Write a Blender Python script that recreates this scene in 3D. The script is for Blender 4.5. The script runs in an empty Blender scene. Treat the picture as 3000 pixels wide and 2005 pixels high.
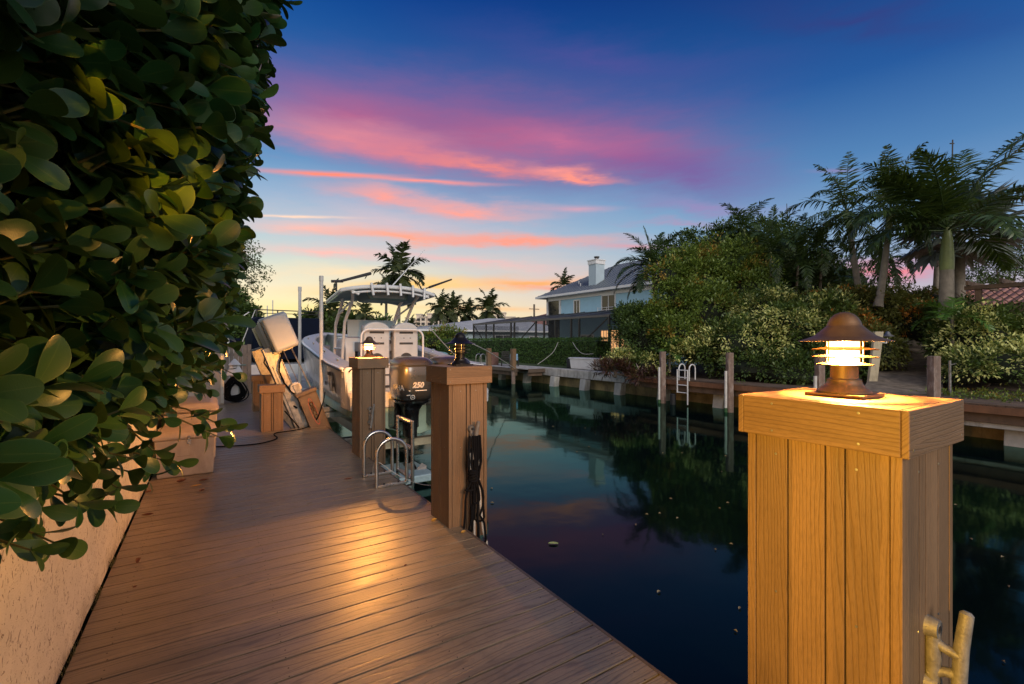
import bpy, math, random
import numpy as np
from mathutils import Vector, Matrix, noise as mn
PI = math.pi
rnd = random.Random(7)
rng = np.random.default_rng(11)
sc = bpy.context.scene
COL = sc.collection
R = math.radians

# ---------------------------------------------------------------- frame
# x runs across the deck towards the canal, y runs along the deck, z is up;
# the deck is at z = 0.  The camera stands on the deck and looks 32.7 degrees to the right of y.
F = 1370.0
TH = R(32.7)
CT, ST = math.cos(TH), math.sin(TH)
EYE = 1.5
WATER = -0.8

def P(px, py, Y):
    X = (px - 1500) / F * Y
    return Vector((X * CT + Y * ST, -X * ST + Y * CT, EYE + (1002.5 - py) / F * Y))
def PG(px, py, z=0.0):
    return P(px, py, (EYE - z) * F / (py - 1002.5))
def PV(px, py, v):
    r = (px - 1500) / F
    u = v * (CT - r * ST) / (ST + r * CT)
    return P(px, py, v * ST + u * CT)
def PU(px, py, u):
    r = (px - 1500) / F
    v = u * (r * CT + ST) / (CT - r * ST)
    return P(px, py, v * ST + u * CT)

# ---------------------------------------------------------------- objects
def setp(o, label=None, cat=None, group=None, kind=None):
    if label: o['label'] = label
    if cat: o['category'] = cat
    if group: o['group'] = group
    if kind: o['kind'] = kind
    return o
def wloc(o):
    v = Vector((0, 0, 0))
    while o is not None:
        v += o.location; o = o.parent
    return v
def empty(name, loc, label, cat, group=None):
    o = bpy.data.objects.new(name, None); COL.objects.link(o)
    o.empty_display_size = 0.1
    o.location = loc
    return setp(o, label, cat, group)

class MB:
    def __init__(s): s.v = []; s.f = []
    def add(s, vs, fs):
        b = len(s.v); s.v += [tuple(v) for v in vs]; s.f += [tuple(i + b for i in f) for f in fs]; return s
    def box(s, x0, x1, y0, y1, z0, z1, M=None):
        vs = [Vector(p) for p in ((x0,y0,z0),(x1,y0,z0),(x1,y1,z0),(x0,y1,z0),(x0,y0,z1),(x1,y0,z1),(x1,y1,z1),(x0,y1,z1))]
        if M is not None: vs = [M @ p for p in vs]
        return s.add(vs, [(0,3,2,1),(4,5,6,7),(0,1,5,4),(1,2,6,5),(2,3,7,6),(3,0,4,7)])
    def tube(s, pts, r, n=8, caps=True):
        pts = [Vector(p) for p in pts]
        rs = r if isinstance(r, (list, tuple)) else [r] * len(pts)
        vs = []; fs = []; prev = None
        for i, p in enumerate(pts):
            if i == 0: d = pts[1] - p
            elif i == len(pts) - 1: d = p - pts[i - 1]
            else: d = (pts[i + 1] - p).normalized() + (p - pts[i - 1]).normalized()
            d = d.normalized() if d.length > 1e-9 else Vector((0, 0, 1))
            if prev is None:
                a = d.orthogonal().normalized()
            else:
                a = prev - d * prev.dot(d)
                a = a.normalized() if a.length > 1e-6 else d.orthogonal().normalized()
            prev = a; b = d.cross(a)
            for k in range(n):
                t = 2 * PI * k / n
                vs.append(p + (a * math.cos(t) + b * math.sin(t)) * rs[i])
        for i in range(len(pts) - 1):
            for k in range(n):
                fs.append((i*n+k, i*n+(k+1)%n, (i+1)*n+(k+1)%n, (i+1)*n+k))
        if caps:
            fs.append(tuple(range(n-1, -1, -1))); fs.append(tuple((len(pts)-1)*n + k for k in range(n)))
        return s.add(vs, fs)
    def lathe(s, prof, c=(0,0,0), n=32, M=None):
        c = Vector(c); vs = []; fs = []
        for r, z in prof:
            for k in range(n):
                t = 2*PI*k/n; p = Vector((r*math.cos(t), r*math.sin(t), z))
                vs.append(c + (M @ p if M is not None else p))
        for i in range(len(prof)-1):
            for k in range(n):
                fs.append((i*n+k, i*n+(k+1)%n, (i+1)*n+(k+1)%n, (i+1)*n+k))
        return s.add(vs, fs)
    def ball(s, c, r, n=12, m=8):
        if not isinstance(r, (list, tuple)): r = (r, r, r)
        c = Vector(c); vs = []; fs = []
        for i in range(m+1):
            a = PI*i/m
            for k in range(n):
                t = 2*PI*k/n
                vs.append(c + Vector((r[0]*math.sin(a)*math.cos(t), r[1]*math.sin(a)*math.sin(t), r[2]*math.cos(a))))
        for i in range(m):
            for k in range(n): fs.append((i*n+k, (i+1)*n+k, (i+1)*n+(k+1)%n, i*n+(k+1)%n))
        return s.add(vs, fs)
    def prism(s, poly, a0, a1, axis='y', M=None):
        n = len(poly); vs = []
        for a in (a0, a1):
            for p, q in poly:
                v = Vector({'y': (p, a, q), 'x': (a, p, q), 'z': (p, q, a)}[axis])
                vs.append(M @ v if M is not None else v)
        fs = [tuple(range(n)), tuple(range(2*n-1, n-1, -1))]
        for k in range(n): fs.append((k, k+n, (k+1)%n+n, (k+1)%n))
        return s.add(vs, fs)
    def loft(s, rings, close=True, caps=True):
        n = len(rings[0]); vs = [p for r in rings for p in r]; fs = []
        for i in range(len(rings)-1):
            for k in range(n if close else n-1):
                fs.append((i*n+k, i*n+(k+1)%n, (i+1)*n+(k+1)%n, (i+1)*n+k))
        if caps:
            fs.append(tuple(range(n-1,-1,-1))); fs.append(tuple((len(rings)-1)*n+k for k in range(n)))
        return s.add(vs, fs)
    def build(s, name, mat, parent=None, smooth=False, bevel=0, seg=2, label=None, cat=None, group=None, kind=None, solid=0, weld=False):
        me = bpy.data.meshes.new(name)
        vs = s.v
        if parent is None and kind != 'structure':
            a = np.array(vs); base = Vector(((a[:,0].min()+a[:,0].max())/2, (a[:,1].min()+a[:,1].max())/2, a[:,2].min()))
        elif parent is None: base = Vector((0,0,0))
        else: base = wloc(parent)
        me.from_pydata([(v[0]-base[0], v[1]-base[1], v[2]-base[2]) for v in vs], [], s.f)
        me.materials.append(mat)
        import bmesh
        bm = bmesh.new(); bm.from_mesh(me)
        if weld: bmesh.ops.remove_doubles(bm, verts=bm.verts, dist=1e-4)
        bmesh.ops.recalc_face_normals(bm, faces=bm.faces)
        bm.to_mesh(me); bm.free()
        o = bpy.data.objects.new(name, me); COL.objects.link(o)
        if parent is None: o.location = base
        else: o.parent = parent
        if smooth:
            for p in me.polygons: p.use_smooth = True
            try: me.set_sharp_from_angle(angle=R(38))
            except Exception: pass
        if solid:
            m = o.modifiers.new('t', 'SOLIDIFY'); m.thickness = solid; m.offset = 0
        if bevel:
            m = o.modifiers.new('b', 'BEVEL'); m.width = bevel; m.segments = seg; m.limit_method = 'ANGLE'; m.angle_limit = R(40)
        return setp(o, label, cat, group, kind)

def dup(root, loc, label=None, rotz=None):
    r = root.copy(); COL.objects.link(r); r.location = loc
    if rotz is not None: r.rotation_euler = (0, 0, rotz)
    if label: r['label'] = label
    for ch in list(root.children):
        c = ch.copy(); COL.objects.link(c); c.parent = r
        for g in list(ch.children):
            d = g.copy(); COL.objects.link(d); d.parent = c
    return r

# ---------------------------------------------------------------- materials
class NT:
    def __init__(s, tree): s.t = tree; s.n = tree.nodes; s.l = tree.links
    def node(s, typ, **kw):
        n = s.n.new(typ)
        for k, v in kw.items(): setattr(n, k, v)
        return n
    def _in(s, sock, v):
        if hasattr(v, 'is_linked') or isinstance(v, bpy.types.NodeSocket): s.l.new(v, sock)
        else: sock.default_value = v
    def m(s, op, a, b=0.0, c=0.0, clamp=False):
        n = s.n.new('ShaderNodeMath'); n.operation = op; n.use_clamp = clamp
        s._in(n.inputs[0], a); s._in(n.inputs[1], b)
        if op in ('MULTIPLY_ADD',): s._in(n.inputs[2], c)
        return n.outputs[0]
    def mix(s, f, a, b, mode='MIX'):
        n = s.n.new('ShaderNodeMix'); n.data_type = 'RGBA'; n.blend_type = mode
        s._in(n.inputs[0], f)
        s._in(n.inputs[6], a if not isinstance(a, tuple) else (*a[:3], 1)); s._in(n.inputs[7], b if not isinstance(b, tuple) else (*b[:3], 1))
        return n.outputs[2]
    def noise(s, vec, scale, detail=3, rough=0.5, dist=0.0, dim='3D', w=None):
        n = s.n.new('ShaderNodeTexNoise'); n.noise_dimensions = dim
        if vec is not None: s.l.new(vec, n.inputs['Vector'])
        n.inputs['Scale'].default_value = scale; n.inputs['Detail'].default_value = detail
        n.inputs['Roughness'].default_value = rough; n.inputs['Distortion'].default_value = dist
        if w is not None: s._in(n.inputs['W'], w)
        return n.outputs[0]
    def ramp(s, f, stops, interp='LINEAR'):
        n = s.n.new('ShaderNodeValToRGB'); n.color_ramp.interpolation = interp
        e = n.color_ramp.elements
        while len(e) < len(stops): e.new(0.5)
        for i, (p, c) in enumerate(stops):
            e[i].position = p; e[i].color = (*c[:3], 1) if isinstance(c, tuple) else (c, c, c, 1)
        s._in(n.inputs[0], f); return n.outputs[0]
    def rng(s, v, a, b, c=0.0, d=1.0):
        n = s.n.new('ShaderNodeMapRange'); n.clamp = True
        s._in(n.inputs[0], v)
        for i, x in enumerate((a, b, c, d)): n.inputs[i+1].default_value = x
        return n.outputs[0]
    def mapping(s, vec, scale=(1,1,1), loc=(0,0,0)):
        n = s.n.new('ShaderNodeMapping'); s.l.new(vec, n.inputs[0]); n.inputs['Scale'].default_value = scale; n.inputs['Location'].default_value = loc
        return n.outputs[0]
    def sep(s, vec):
        n = s.n.new('ShaderNodeSeparateXYZ'); s.l.new(vec, n.inputs[0]); return n.outputs
    def comb(s, x, y, z):
        n = s.n.new('ShaderNodeCombineXYZ')
        for i, v in enumerate((x, y, z)): s._in(n.inputs[i], v)
        return n.outputs[0]
    def bump(s, h, strength=0.3, dist=0.01):
        n = s.n.new('ShaderNodeBump'); n.inputs['Strength'].default_value = strength; n.inputs['Distance'].default_value = dist
        s.l.new(h, n.inputs['Height']); return n.outputs[0]

def newmat(name):
    m = bpy.data.materials.new(name); m.use_nodes = True
    t = NT(m.node_tree); b = t.n['Principled BSDF']
    return m, t, b
def wpos(t): return t.node('ShaderNodeNewGeometry').outputs['Position']
def opos(t): return t.node('ShaderNodeTexCoord').outputs['Object']

def plain(name, col, rough=0.5, metal=0.0, var=0.15, scale=8.0, bump=0.0, bscale=60.0, emit=None, est=0, coat=0.0, spec=None, alpha=None, dirt=None):
    m, t, b = newmat(name)
    p = opos(t)
    n = t.noise(p, scale, 5, 0.6)
    f = t.rng(n, 0.3, 0.7)
    lo = tuple(c*(1-var) for c in col); hi = tuple(min(1, c*(1+var)) for c in col)
    c = t.mix(f, lo, hi)
    if dirt:
        n2 = t.noise(t.mapping(p, (1,1,0.25)), scale*1.7, 6, 0.7)
        c = t.mix(t.rng(n2, 0.5, 0.72, 0, dirt[1]), c, dirt[0])
    t.l.new(c, b.inputs['Base Color'])
    b.inputs['Metallic'].default_value = metal
    t.l.new(t.rng(n, 0.3, 0.7, max(0.02, rough-0.08), min(1, rough+0.08)), b.inputs['Roughness'])
    if bump: t.l.new(t.bump(t.noise(p, bscale, 4), bump, 0.004), b.inputs['Normal'])
    if coat: b.inputs['Coat Weight'].default_value = coat; b.inputs['Coat Roughness'].default_value = 0.08
    if spec is not None: b.inputs['Specular IOR Level'].default_value = spec
    if emit: b.inputs['Emission Color'].default_value = (*emit, 1); b.inputs['Emission Strength'].default_value = est
    if alpha is not None: b.inputs['Alpha'].default_value = alpha
    return m

def leafmat(name, c1, c2, rough=0.35, trans=0.25, rim=None, patch=None, spec=0.5):
    m, t, b = newmat(name)
    g = t.node('ShaderNodeNewGeometry')
    rnd_ = g.outputs['Random Per Island']
    c = t.mix(rnd_, c1, c2)
    if patch:   # leaves of another colour growing in patches
        col, thr, ps = patch
        n = t.noise(g.outputs['Position'], ps, 2)
        f = t.m('MULTIPLY', t.rng(n, thr-0.05, thr+0.05), t.m('GREATER_THAN', t.m('FRACT', t.m('MULTIPLY', rnd_, 7.31)), 0.35))
        c = t.mix(f, c, col)
    if rim:
        uv = t.node('ShaderNodeTexCoord').outputs['UV']; s = t.sep(uv)
        d = t.m('ABSOLUTE', t.m('SUBTRACT', s[0], 0.5))
        c = t.mix(t.rng(d, 0.455, 0.5, 0, 0.5), c, rim)
        c = t.mix(t.rng(d, 0.0, 0.025, 0.35, 0.0), c, rim)
        nn = t.noise(t.mapping(uv, (8, 30, 1)), 1.0, 2)
        t.l.new(t.bump(nn, 0.12, 0.002), b.inputs['Normal'])
    t.l.new(c, b.inputs['Base Color'])
    b.inputs['Roughness'].default_value = rough
    b.inputs['Specular IOR Level'].default_value = spec
    if trans:
        tr = t.node('ShaderNodeBsdfTranslucent'); t.l.new(t.mix(0.5, c, (0.10, 0.14, 0.01)), tr.inputs[0])
        ms = t.node('ShaderNodeMixShader'); ms.inputs[0].default_value = trans
        out = t.n['Material Output']
        t.l.new(b.outputs[0], ms.inputs[1]); t.l.new(tr.outputs[0], ms.inputs[2]); t.l.new(ms.outputs[0], out.inputs[0])
    return m

def woodmat(name, axis, base, dark, freq=55.0, rough=0.5, pitch=None, amp=11.0, wear=None, gloss=0.4, lw=0.36):
    """Composite boards: grain lines that follow the board and close into cathedral arches."""
    m, t, b = newmat(name)
    s = t.sep(wpos(t))
    if axis == 'x':   along, across = s[0], t.m('ADD', s[1], s[2])
    elif axis == 'y': along, across = s[1], t.m('ADD', s[0], s[2])
    else:             along, across = s[2], t.m('ADD', s[0], s[1])
    bid = 0.0
    if pitch:
        bid = t.m('FLOOR', t.m('DIVIDE', across, pitch))
    w = t.m('MULTIPLY', bid, 3.77) if pitch else 0.3
    vec = t.comb(t.m('MULTIPLY', along, 1.1), t.m('MULTIPLY', across, 7.0), w)
    n1 = t.noise(vec, 1.0, 2.5, 0.45)
    n2 = t.noise(t.comb(t.m('MULTIPLY', along, 9.0), t.m('MULTIPLY', across, 60.0), w), 1.0, 3)
    ph = t.m('ADD', t.m('MULTIPLY', n1, amp*PI), t.m('MULTIPLY', n2, 1.6))
    ph = t.m('ADD', ph, t.m('MULTIPLY', across, freq))
    ln = t.rng(t.m('SINE', ph), 0.45, 1.0)
    blotch = t.rng(t.noise(t.comb(t.m('MULTIPLY', along, 1.0), t.m('MULTIPLY', across, 2.5), w), 1.6, 5, 0.65), 0.3, 0.72)
    c = t.mix(blotch, tuple(x*0.80 for x in base), tuple(x*1.18 for x in base))
    if pitch:
        wn = t.node('ShaderNodeTexWhiteNoise', noise_dimensions='1D'); t._in(wn.inputs['W'], bid)
        c = t.mix(0.9, c, t.mix(wn.outputs[0], (0.84, 0.84, 0.84), (1.08, 1.07, 1.06)), 'MULTIPLY')
    fine = t.rng(t.noise(t.comb(t.m('MULTIPLY', along, 40.0), t.m('MULTIPLY', across, 260.0), w), 1.0, 2), 0.45, 0.7)
    c = t.mix(t.m('MULTIPLY', fine, 0.22), c, dark)
    c = t.mix(t.m('MULTIPLY', ln, lw), c, dark)
    if wear:
        wn2 = t.rng(t.noise(t.comb(t.m('MULTIPLY', along, 1.3), across, 0.0), 2.3, 6, 0.7), 0.55, 0.75)
        c = t.mix(t.m('MULTIPLY', wn2, 0.5), c, wear)
    t.l.new(c, b.inputs['Base Color'])
    t.l.new(t.rng(blotch, 0, 1, rough-0.09, rough+0.09), b.inputs['Roughness'])
    h = t.m('SUBTRACT', 1.0, t.m('ADD', t.m('MULTIPLY', ln, 0.8), t.m('MULTIPLY', fine, 0.4)))
    t.l.new(t.bump(h, 0.5, 0.0016), b.inputs['Normal'])
    b.inputs['Specular IOR Level'].default_value = gloss
    return m

M = {}
M['deck'] = woodmat('deck_board', 'x', (0.265, 0.200, 0.130), (0.045, 0.032, 0.021), freq=210, rough=0.40, pitch=0.146, amp=15, lw=0.50, wear=(0.085, 0.068, 0.055), gloss=0.65)
M['decktrim'] = woodmat('deck_edge', 'y', (0.125, 0.088, 0.062), (0.035, 0.024, 0.018), freq=90, rough=0.5)
M['pillar'] = woodmat('pillar_board', 'z', (0.215, 0.128, 0.066), (0.050, 0.028, 0.014), freq=420, rough=0.55, amp=17, pitch=0.1215, lw=0.30)
M['capx'] = woodmat('cap_board', 'x', (0.215, 0.128, 0.066), (0.050, 0.028, 0.014), freq=420, rough=0.55, amp=17, pitch=0.1215, lw=0.30)
M['capy'] = woodmat('cap_side', 'y', (0.215, 0.128, 0.066), (0.050, 0.028, 0.014), freq=420, rough=0.55, amp=17, pitch=0.1215, lw=0.30)
M['groove'] = plain('groove', (0.018, 0.012, 0.009), 0.8)
M['bronze'] = plain('bronze_paint', (0.12, 0.07, 0.035), 0.45, 0.3, 0.2, 20, 0.2, 300)
M['louver'] = plain('louver_bronze', (0.030, 0.017, 0.008), 0.6, 0.0, 0.2, 20, spec=0.1)
M['darkmetal'] = plain('dark_metal', (0.014, 0.013, 0.013), 0.42, 0.4, 0.2, 20, 0.1)
M['galv'] = plain('galvanized', (0.30, 0.30, 0.295), 0.40, 0.8, 0.3, 14, 0.2, 90, dirt=((0.12, 0.09, 0.06), 0.7))
M['alu'] = plain('aluminium', (0.55, 0.53, 0.50), 0.30, 1.0, 0.10, 6, 0.0, dirt=((0.3, 0.26, 0.22), 0.25))
M['cleat'] = plain('cleat_metal', (0.20, 0.185, 0.165), 0.55, 0.3, 0.3, 40, 0.35, 160, dirt=((0.14, 0.12, 0.10), 0.7))
M['ropeb'] = plain('black_rope', (0.006, 0.006, 0.007), 0.8, 0, 0.4, 60, 0.6, 300, spec=.12)
M['ropew'] = plain('white_rope', (0.55, 0.53, 0.48), 0.7, 0, 0.25, 60, 0.6, 300)
M['pvc'] = plain('white_plastic_pipe', (0.60, 0.59, 0.55), 0.38, 0, 0.1, 9, dirt=((0.25, 0.20, 0.14), 0.5))
M['gel'] = plain('white_gelcoat', (0.66, 0.67, 0.66), 0.22, 0, 0.05, 3, coat=0.5)
M['gelin'] = plain('white_liner', (0.46, 0.48, 0.48), 0.35, 0, 0.08, 6)
M['mint'] = plain('mint_bottom_paint', (0.30, 0.42, 0.33), 0.5, 0, 0.15, 6, dirt=((0.15, 0.2, 0.12), 0.4))
M['teal'] = plain('teal_liner', (0.10, 0.16, 0.155), 0.5, 0, 0.15, 6)
M['seat'] = plain('seat_vinyl', (0.20, 0.22, 0.25), 0.5, 0, 0.12, 12, 0.2, 50)
M['cowl'] = plain('cowl_paint', (0.060, 0.058, 0.054), 0.32, 0.5, 0.05, 5, coat=0.5)
M['engblk'] = plain('engine_black', (0.010, 0.010, 0.011), 0.28, 0.2, 0.2, 12, coat=0.4)
M['chrome'] = plain('chrome', (0.7, 0.7, 0.7), 0.12, 1.0, 0.05)
M['white'] = plain('white_paint', (0.72, 0.72, 0.70), 0.45, 0, 0.06, 3)
M['decal'] = plain('decal_white', (0.75, 0.74, 0.70), 0.4, 0, 0.02)
M['decalb'] = plain('decal_black', (0.015, 0.015, 0.018), 0.4, 0, 0.02)
M['decalr'] = plain('decal_red', (0.42, 0.07, 0.03), 0.4, 0, 0.1)
M['tan'] = plain('tan_plastic', (0.42, 0.34, 0.27), 0.5, 0, 0.12, 5, 0.15, 120, dirt=((0.2, 0.14, 0.1), 0.4))
M['greypl'] = plain('grey_cover_plastic', (0.42, 0.46, 0.48), 0.42, 0, 0.08, 5, 0.2, 200)
M['rubber'] = plain('rubber', (0.012, 0.012, 0.013), 0.6, 0, 0.3, 20)
M['pile'] = plain('weathered_piling', (0.19, 0.13, 0.10), 0.85, 0, 0.3, 6, 0.7, 40, dirt=((0.42, 0.36, 0.32), 0.8))
M['fence'] = plain('grey_fence', (0.20, 0.17, 0.14), 0.85, 0, 0.3, 4, 0.5, 40)
M['navy'] = plain('navy_canvas', (0.006, 0.010, 0.022), 0.9, 0, 0.2, 5, 0.3, 60, spec=.08)
M['concrete'] = plain('seawall_concrete', (0.46, 0.44, 0.39), 0.9, 0, 0.25, 2.5, 0.6, 30, dirt=((0.10, 0.085, 0.06), 0.75))
M['stain'] = plain('stained_wall', (0.26, 0.20, 0.09), 0.85, 0, 0.5, 1.6, 0.8, 12, dirt=((0.07, 0.055, 0.03), 0.8))
M['oldwood'] = plain('old_dock_wood', (0.13, 0.085, 0.055), 0.85, 0, 0.35, 2.5, 0.5, 40, dirt=((0.045, 0.035, 0.025), 0.7))
M['mulch'] = plain('mulch', (0.075, 0.052, 0.035), 0.95, 0, 0.5, 5, 1.0, 25)
M['bluewall'] = plain('blue_stucco', (0.36, 0.60, 0.72), 0.85, 0, 0.05, 2, 0.3, 40)
M['palewall'] = plain('pale_blue_stucco', (0.42, 0.52, 0.56), 0.85, 0, 0.06, 2, 0.3, 40)
M['creamwall'] = plain('cream_stucco', (0.60, 0.52, 0.42), 0.85, 0, 0.08, 0.2)
M['glassd'] = plain('dark_glass', (0.02, 0.022, 0.025), 0.08, 0, 0.1, 2)
M['alud'] = plain('bronze_frame', (0.045, 0.043, 0.040), 0.5, 0.3, 0.15, 5)
M['condo'] = plain('condo_wall', (0.72, 0.60, 0.48), 0.9, 0, 0.08, 0.05)
M['bark'] = plain('bark', (0.14, 0.115, 0.085), 0.9, 0, 0.35, 6, 0.8, 25)
M['palmbark'] = plain('palm_bark', (0.23, 0.20, 0.16), 0.85, 0, 0.3, 4, 0.6, 30, dirt=((0.10, 0.09, 0.07), 0.6))
M['crownshaft'] = plain('crownshaft_green', (0.16, 0.20, 0.06), 0.45, 0, 0.3, 4)
M['blueth'] = plain('towel_blue', (0.2, 0.35, 0.5), 0.9, 0, 0.1)

def grainwall():
    m, t, b = newmat('textured_stucco'); p = opos(t)
    n = t.noise(p, 3.0, 5, 0.6)
    v = t.noise(t.mapping(p, (1, 1, 0.7)), 34.0, 4, 0.62, 1.6)
    pit = t.rng(v, 0.60, 0.65)
    c = t.mix(t.rng(n, 0.3, 0.7), (0.60, 0.57, 0.44), (0.76, 0.72, 0.56))
    c = t.mix(t.m('MULTIPLY', pit, 0.7), c, (0.17, 0.10, 0.055))
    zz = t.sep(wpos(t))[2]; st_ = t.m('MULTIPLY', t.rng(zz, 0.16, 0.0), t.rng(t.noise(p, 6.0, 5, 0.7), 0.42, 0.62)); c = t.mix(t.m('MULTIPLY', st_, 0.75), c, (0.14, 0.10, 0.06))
    t.l.new(c, b.inputs['Base Color']); b.inputs['Roughness'].default_value = 0.85
    h = t.m('SUBTRACT', t.m('MULTIPLY', t.noise(p, 120, 3), 0.5), pit)
    t.l.new(t.bump(h, 0.9, 0.004), b.inputs['Normal']); return m
M['stucco'] = grainwall()

M['seam'] = plain('roof_seam_metal', (0.26, 0.29, 0.31), 0.45, 0.3, 0.1)
def tilemat(name, c1, c2, ax, pitch=0.3, row=0.35):
    m, t, b = newmat(name); s = t.sep(wpos(t))
    a = s[ax]
    r = t.m('FRACT', t.m('DIVIDE', s[2], row*0.5)); w = t.m('ABSOLUTE', t.m('SINE', t.m('MULTIPLY', a, PI/pitch)))
    n = t.noise(wpos(t), 1.3, 4)
    c = t.mix(t.rng(n, 0.3, 0.7), c1, c2)
    c = t.mix(t.m('MULTIPLY', t.rng(r, 0.8, 0.95), 0.7), c, tuple(x*0.2 for x in c1))
    c = t.mix(t.m('MULTIPLY', t.rng(w, 0.0, 0.35, 1, 0), 0.6), c, tuple(x*0.25 for x in c1))
    t.l.new(c, b.inputs['Base Color']); b.inputs['Roughness'].default_value = 0.75
    t.l.new(t.bump(w, 1.0, 0.05), b.inputs['Normal']); return m
M['redtile'] = tilemat('terracotta_tile', (0.42, 0.17, 0.11), (0.62, 0.32, 0.24), 0, 0.28, 0.30)
M['whitetile'] = tilemat('white_tile', (0.40, 0.41, 0.42), (0.55, 0.56, 0.56), 0, 0.30, 0.3)
def metalroof():
    m, t, b = newmat('standing_seam_roof')
    n = t.noise(wpos(t), 0.6, 4)
    t.l.new(t.mix(n, (0.10, 0.122, 0.14), (0.14, 0.165, 0.185)), b.inputs['Base Color'])
    b.inputs['Roughness'].default_value = 0.45; b.inputs['Metallic'].default_value = 0.4; return m
M['metalroof'] = metalroof()

def watermat():
    m, t, b = newmat('canal_water')
    p = wpos(t)
    n1 = t.noise(p, 1.1, 2, 0.5); n2 = t.noise(p, 5.5, 2, 0.5)
    h = t.m('ADD', t.m('MULTIPLY', n1, 1.0), t.m('MULTIPLY', n2, 0.10))
    nr = t.bump(h, 0.12, 0.035)
    gl = t.node('ShaderNodeBsdfGlossy'); gl.inputs['Color'].default_value = (0.47, 0.82, 0.70, 1); gl.inputs['Roughness'].default_value = 0.055
    df = t.node('ShaderNodeBsdfDiffuse'); df.inputs[0].default_value = (0.0015, 0.004, 0.005, 1)
    fr = t.node('ShaderNodeFresnel'); fr.inputs[0].default_value = 1.45
    t.l.new(nr, gl.inputs['Normal']); t.l.new(nr, fr.inputs['Normal'])
    ms = t.node('ShaderNodeMixShader'); t.l.new(t.m('MULTIPLY', t.m('POWER', fr.outputs[0], 1.1), 0.95), ms.inputs[0]); t.l.new(df.outputs[0], ms.inputs[1]); t.l.new(gl.outputs[0], ms.inputs[2])
    t.l.new(ms.outputs[0], t.n['Material Output'].inputs[0]); return m
M['water'] = watermat()
def grassmat():
    m, t, b = newmat('lawn'); p = wpos(t)
    c = t.mix(t.rng(t.noise(p, 1.5, 6, 0.7), 0.3, 0.7), (0.045, 0.075, 0.018), (0.10, 0.15, 0.04))
    n = t.noise(p, 60, 3); c = t.mix(t.rng(n, 0.4, 0.6), c, (0.03, 0.05, 0.012))
    t.l.new(c, b.inputs['Base Color']); b.inputs['Roughness'].default_value = 0.95
    t.l.new(t.bump(n, 1.0, 0.03), b.inputs['Normal']); return m
M['grass'] = grassmat()

def emis(name, col, st):
    m, t, b = newmat(name); b.inputs['Base Color'].default_value = (*col, 1)
    b.inputs['Emission Color'].default_value = (*col, 1); b.inputs['Emission Strength'].default_value = st; return m
def litglass(name, st):
    m, t, b = newmat(name); em = t.node('ShaderNodeEmission'); em.inputs[0].default_value = (1.0, 0.50, 0.13, 1); em.inputs[1].default_value = st
    tr = t.node('ShaderNodeBsdfTransparent'); tr.inputs[0].default_value = (1, .93, .8, 1); ms = t.node('ShaderNodeMixShader'); ms.inputs[0].default_value = .25
    t.l.new(tr.outputs[0], ms.inputs[1]); t.l.new(em.outputs[0], ms.inputs[2]); t.l.new(ms.outputs[0], t.n['Material Output'].inputs[0]); return m
M['lampon'] = litglass('lit_lamp_glass', 24.0)
M['lampfar'] = litglass('lit_far_lamp_glass', 28.0)
M['lampoff'] = plain('unlit_lamp_glass', (0.25, 0.22, 0.18), 0.2)
M['winlit'] = emis('lit_window', (1.0, 0.50, 0.20), 1.3)
M['sparkle'] = emis('fairy_light', (1.0, 0.38, 0.10), 5.0)

M['clusia'] = leafmat('clusia_leaf', (0.014, 0.068, 0.018), (0.050, 0.106, 0.021), 0.34, 0.14, rim=(0.13, 0.19, 0.05), spec=.4)
M['stem'] = plain('green_stem', (0.09, 0.085, 0.025), 0.6)
M['g_dark'] = leafmat('dark_green_leaf', (0.039, 0.081, 0.018), (0.111, 0.176, 0.034), 0.5, 0.2)
M['g_mid'] = leafmat('mid_green_leaf', (0.088, 0.156, 0.025), (0.237, 0.312, 0.050), 0.45, 0.25, patch=((0.450, 0.275, 0.050), 0.60, 0.9))
M['g_var'] = leafmat('variegated_leaf', (0.054, 0.102, 0.022), (0.132, 0.198, 0.034), 0.45, 0.25, patch=((0.900, 0.900, 0.312), 0.52, 0.95))
M['g_red'] = leafmat('copper_leaf', (0.096, 0.114, 0.024), (0.204, 0.216, 0.048), 0.5, 0.25, patch=((0.660, 0.240, 0.036), 0.58, 1.1))
M['g_hedge'] = leafmat('clipped_hedge_leaf', (0.036, 0.102, 0.017), (0.102, 0.198, 0.030), 0.5, 0.2)
M['g_palm'] = leafmat('palm_leaflet', (0.026, 0.056, 0.012), (0.064, 0.102, 0.020), 0.4, 0.22)
M['g_palm2'] = leafmat('far_palm_leaflet', (0.030, 0.048, 0.014), (0.075, 0.090, 0.022), 0.5, 0.25)
M['g_silver'] = leafmat('silver_fan_leaf', (0.13, 0.15, 0.13), (0.26, 0.29, 0.26), 0.5, 0.15)
M['g_bright'] = leafmat('bright_palm_leaflet', (0.06, 0.15, 0.025), (0.12, 0.24, 0.04), 0.4, 0.3)
M['core'] = plain('shaded_core', (0.010, 0.016, 0.006), 0.95, 0, 0.4, 3, 1.0, 10)  # near-black green carries the shade deep inside the foliage
M['dryleaf'] = plain('dry_leaf', (0.16, 0.055, 0.025), 0.7, 0, 0.4, 40)
M['yelleaf'] = plain('yellow_leaf', (0.55, 0.30, 0.05), 0.6, 0, 0.3, 40)
M['floatleaf'] = plain('floating_leaf', (0.24, 0.19, 0.10), 0.6, 0, 0.4, 40)

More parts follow.
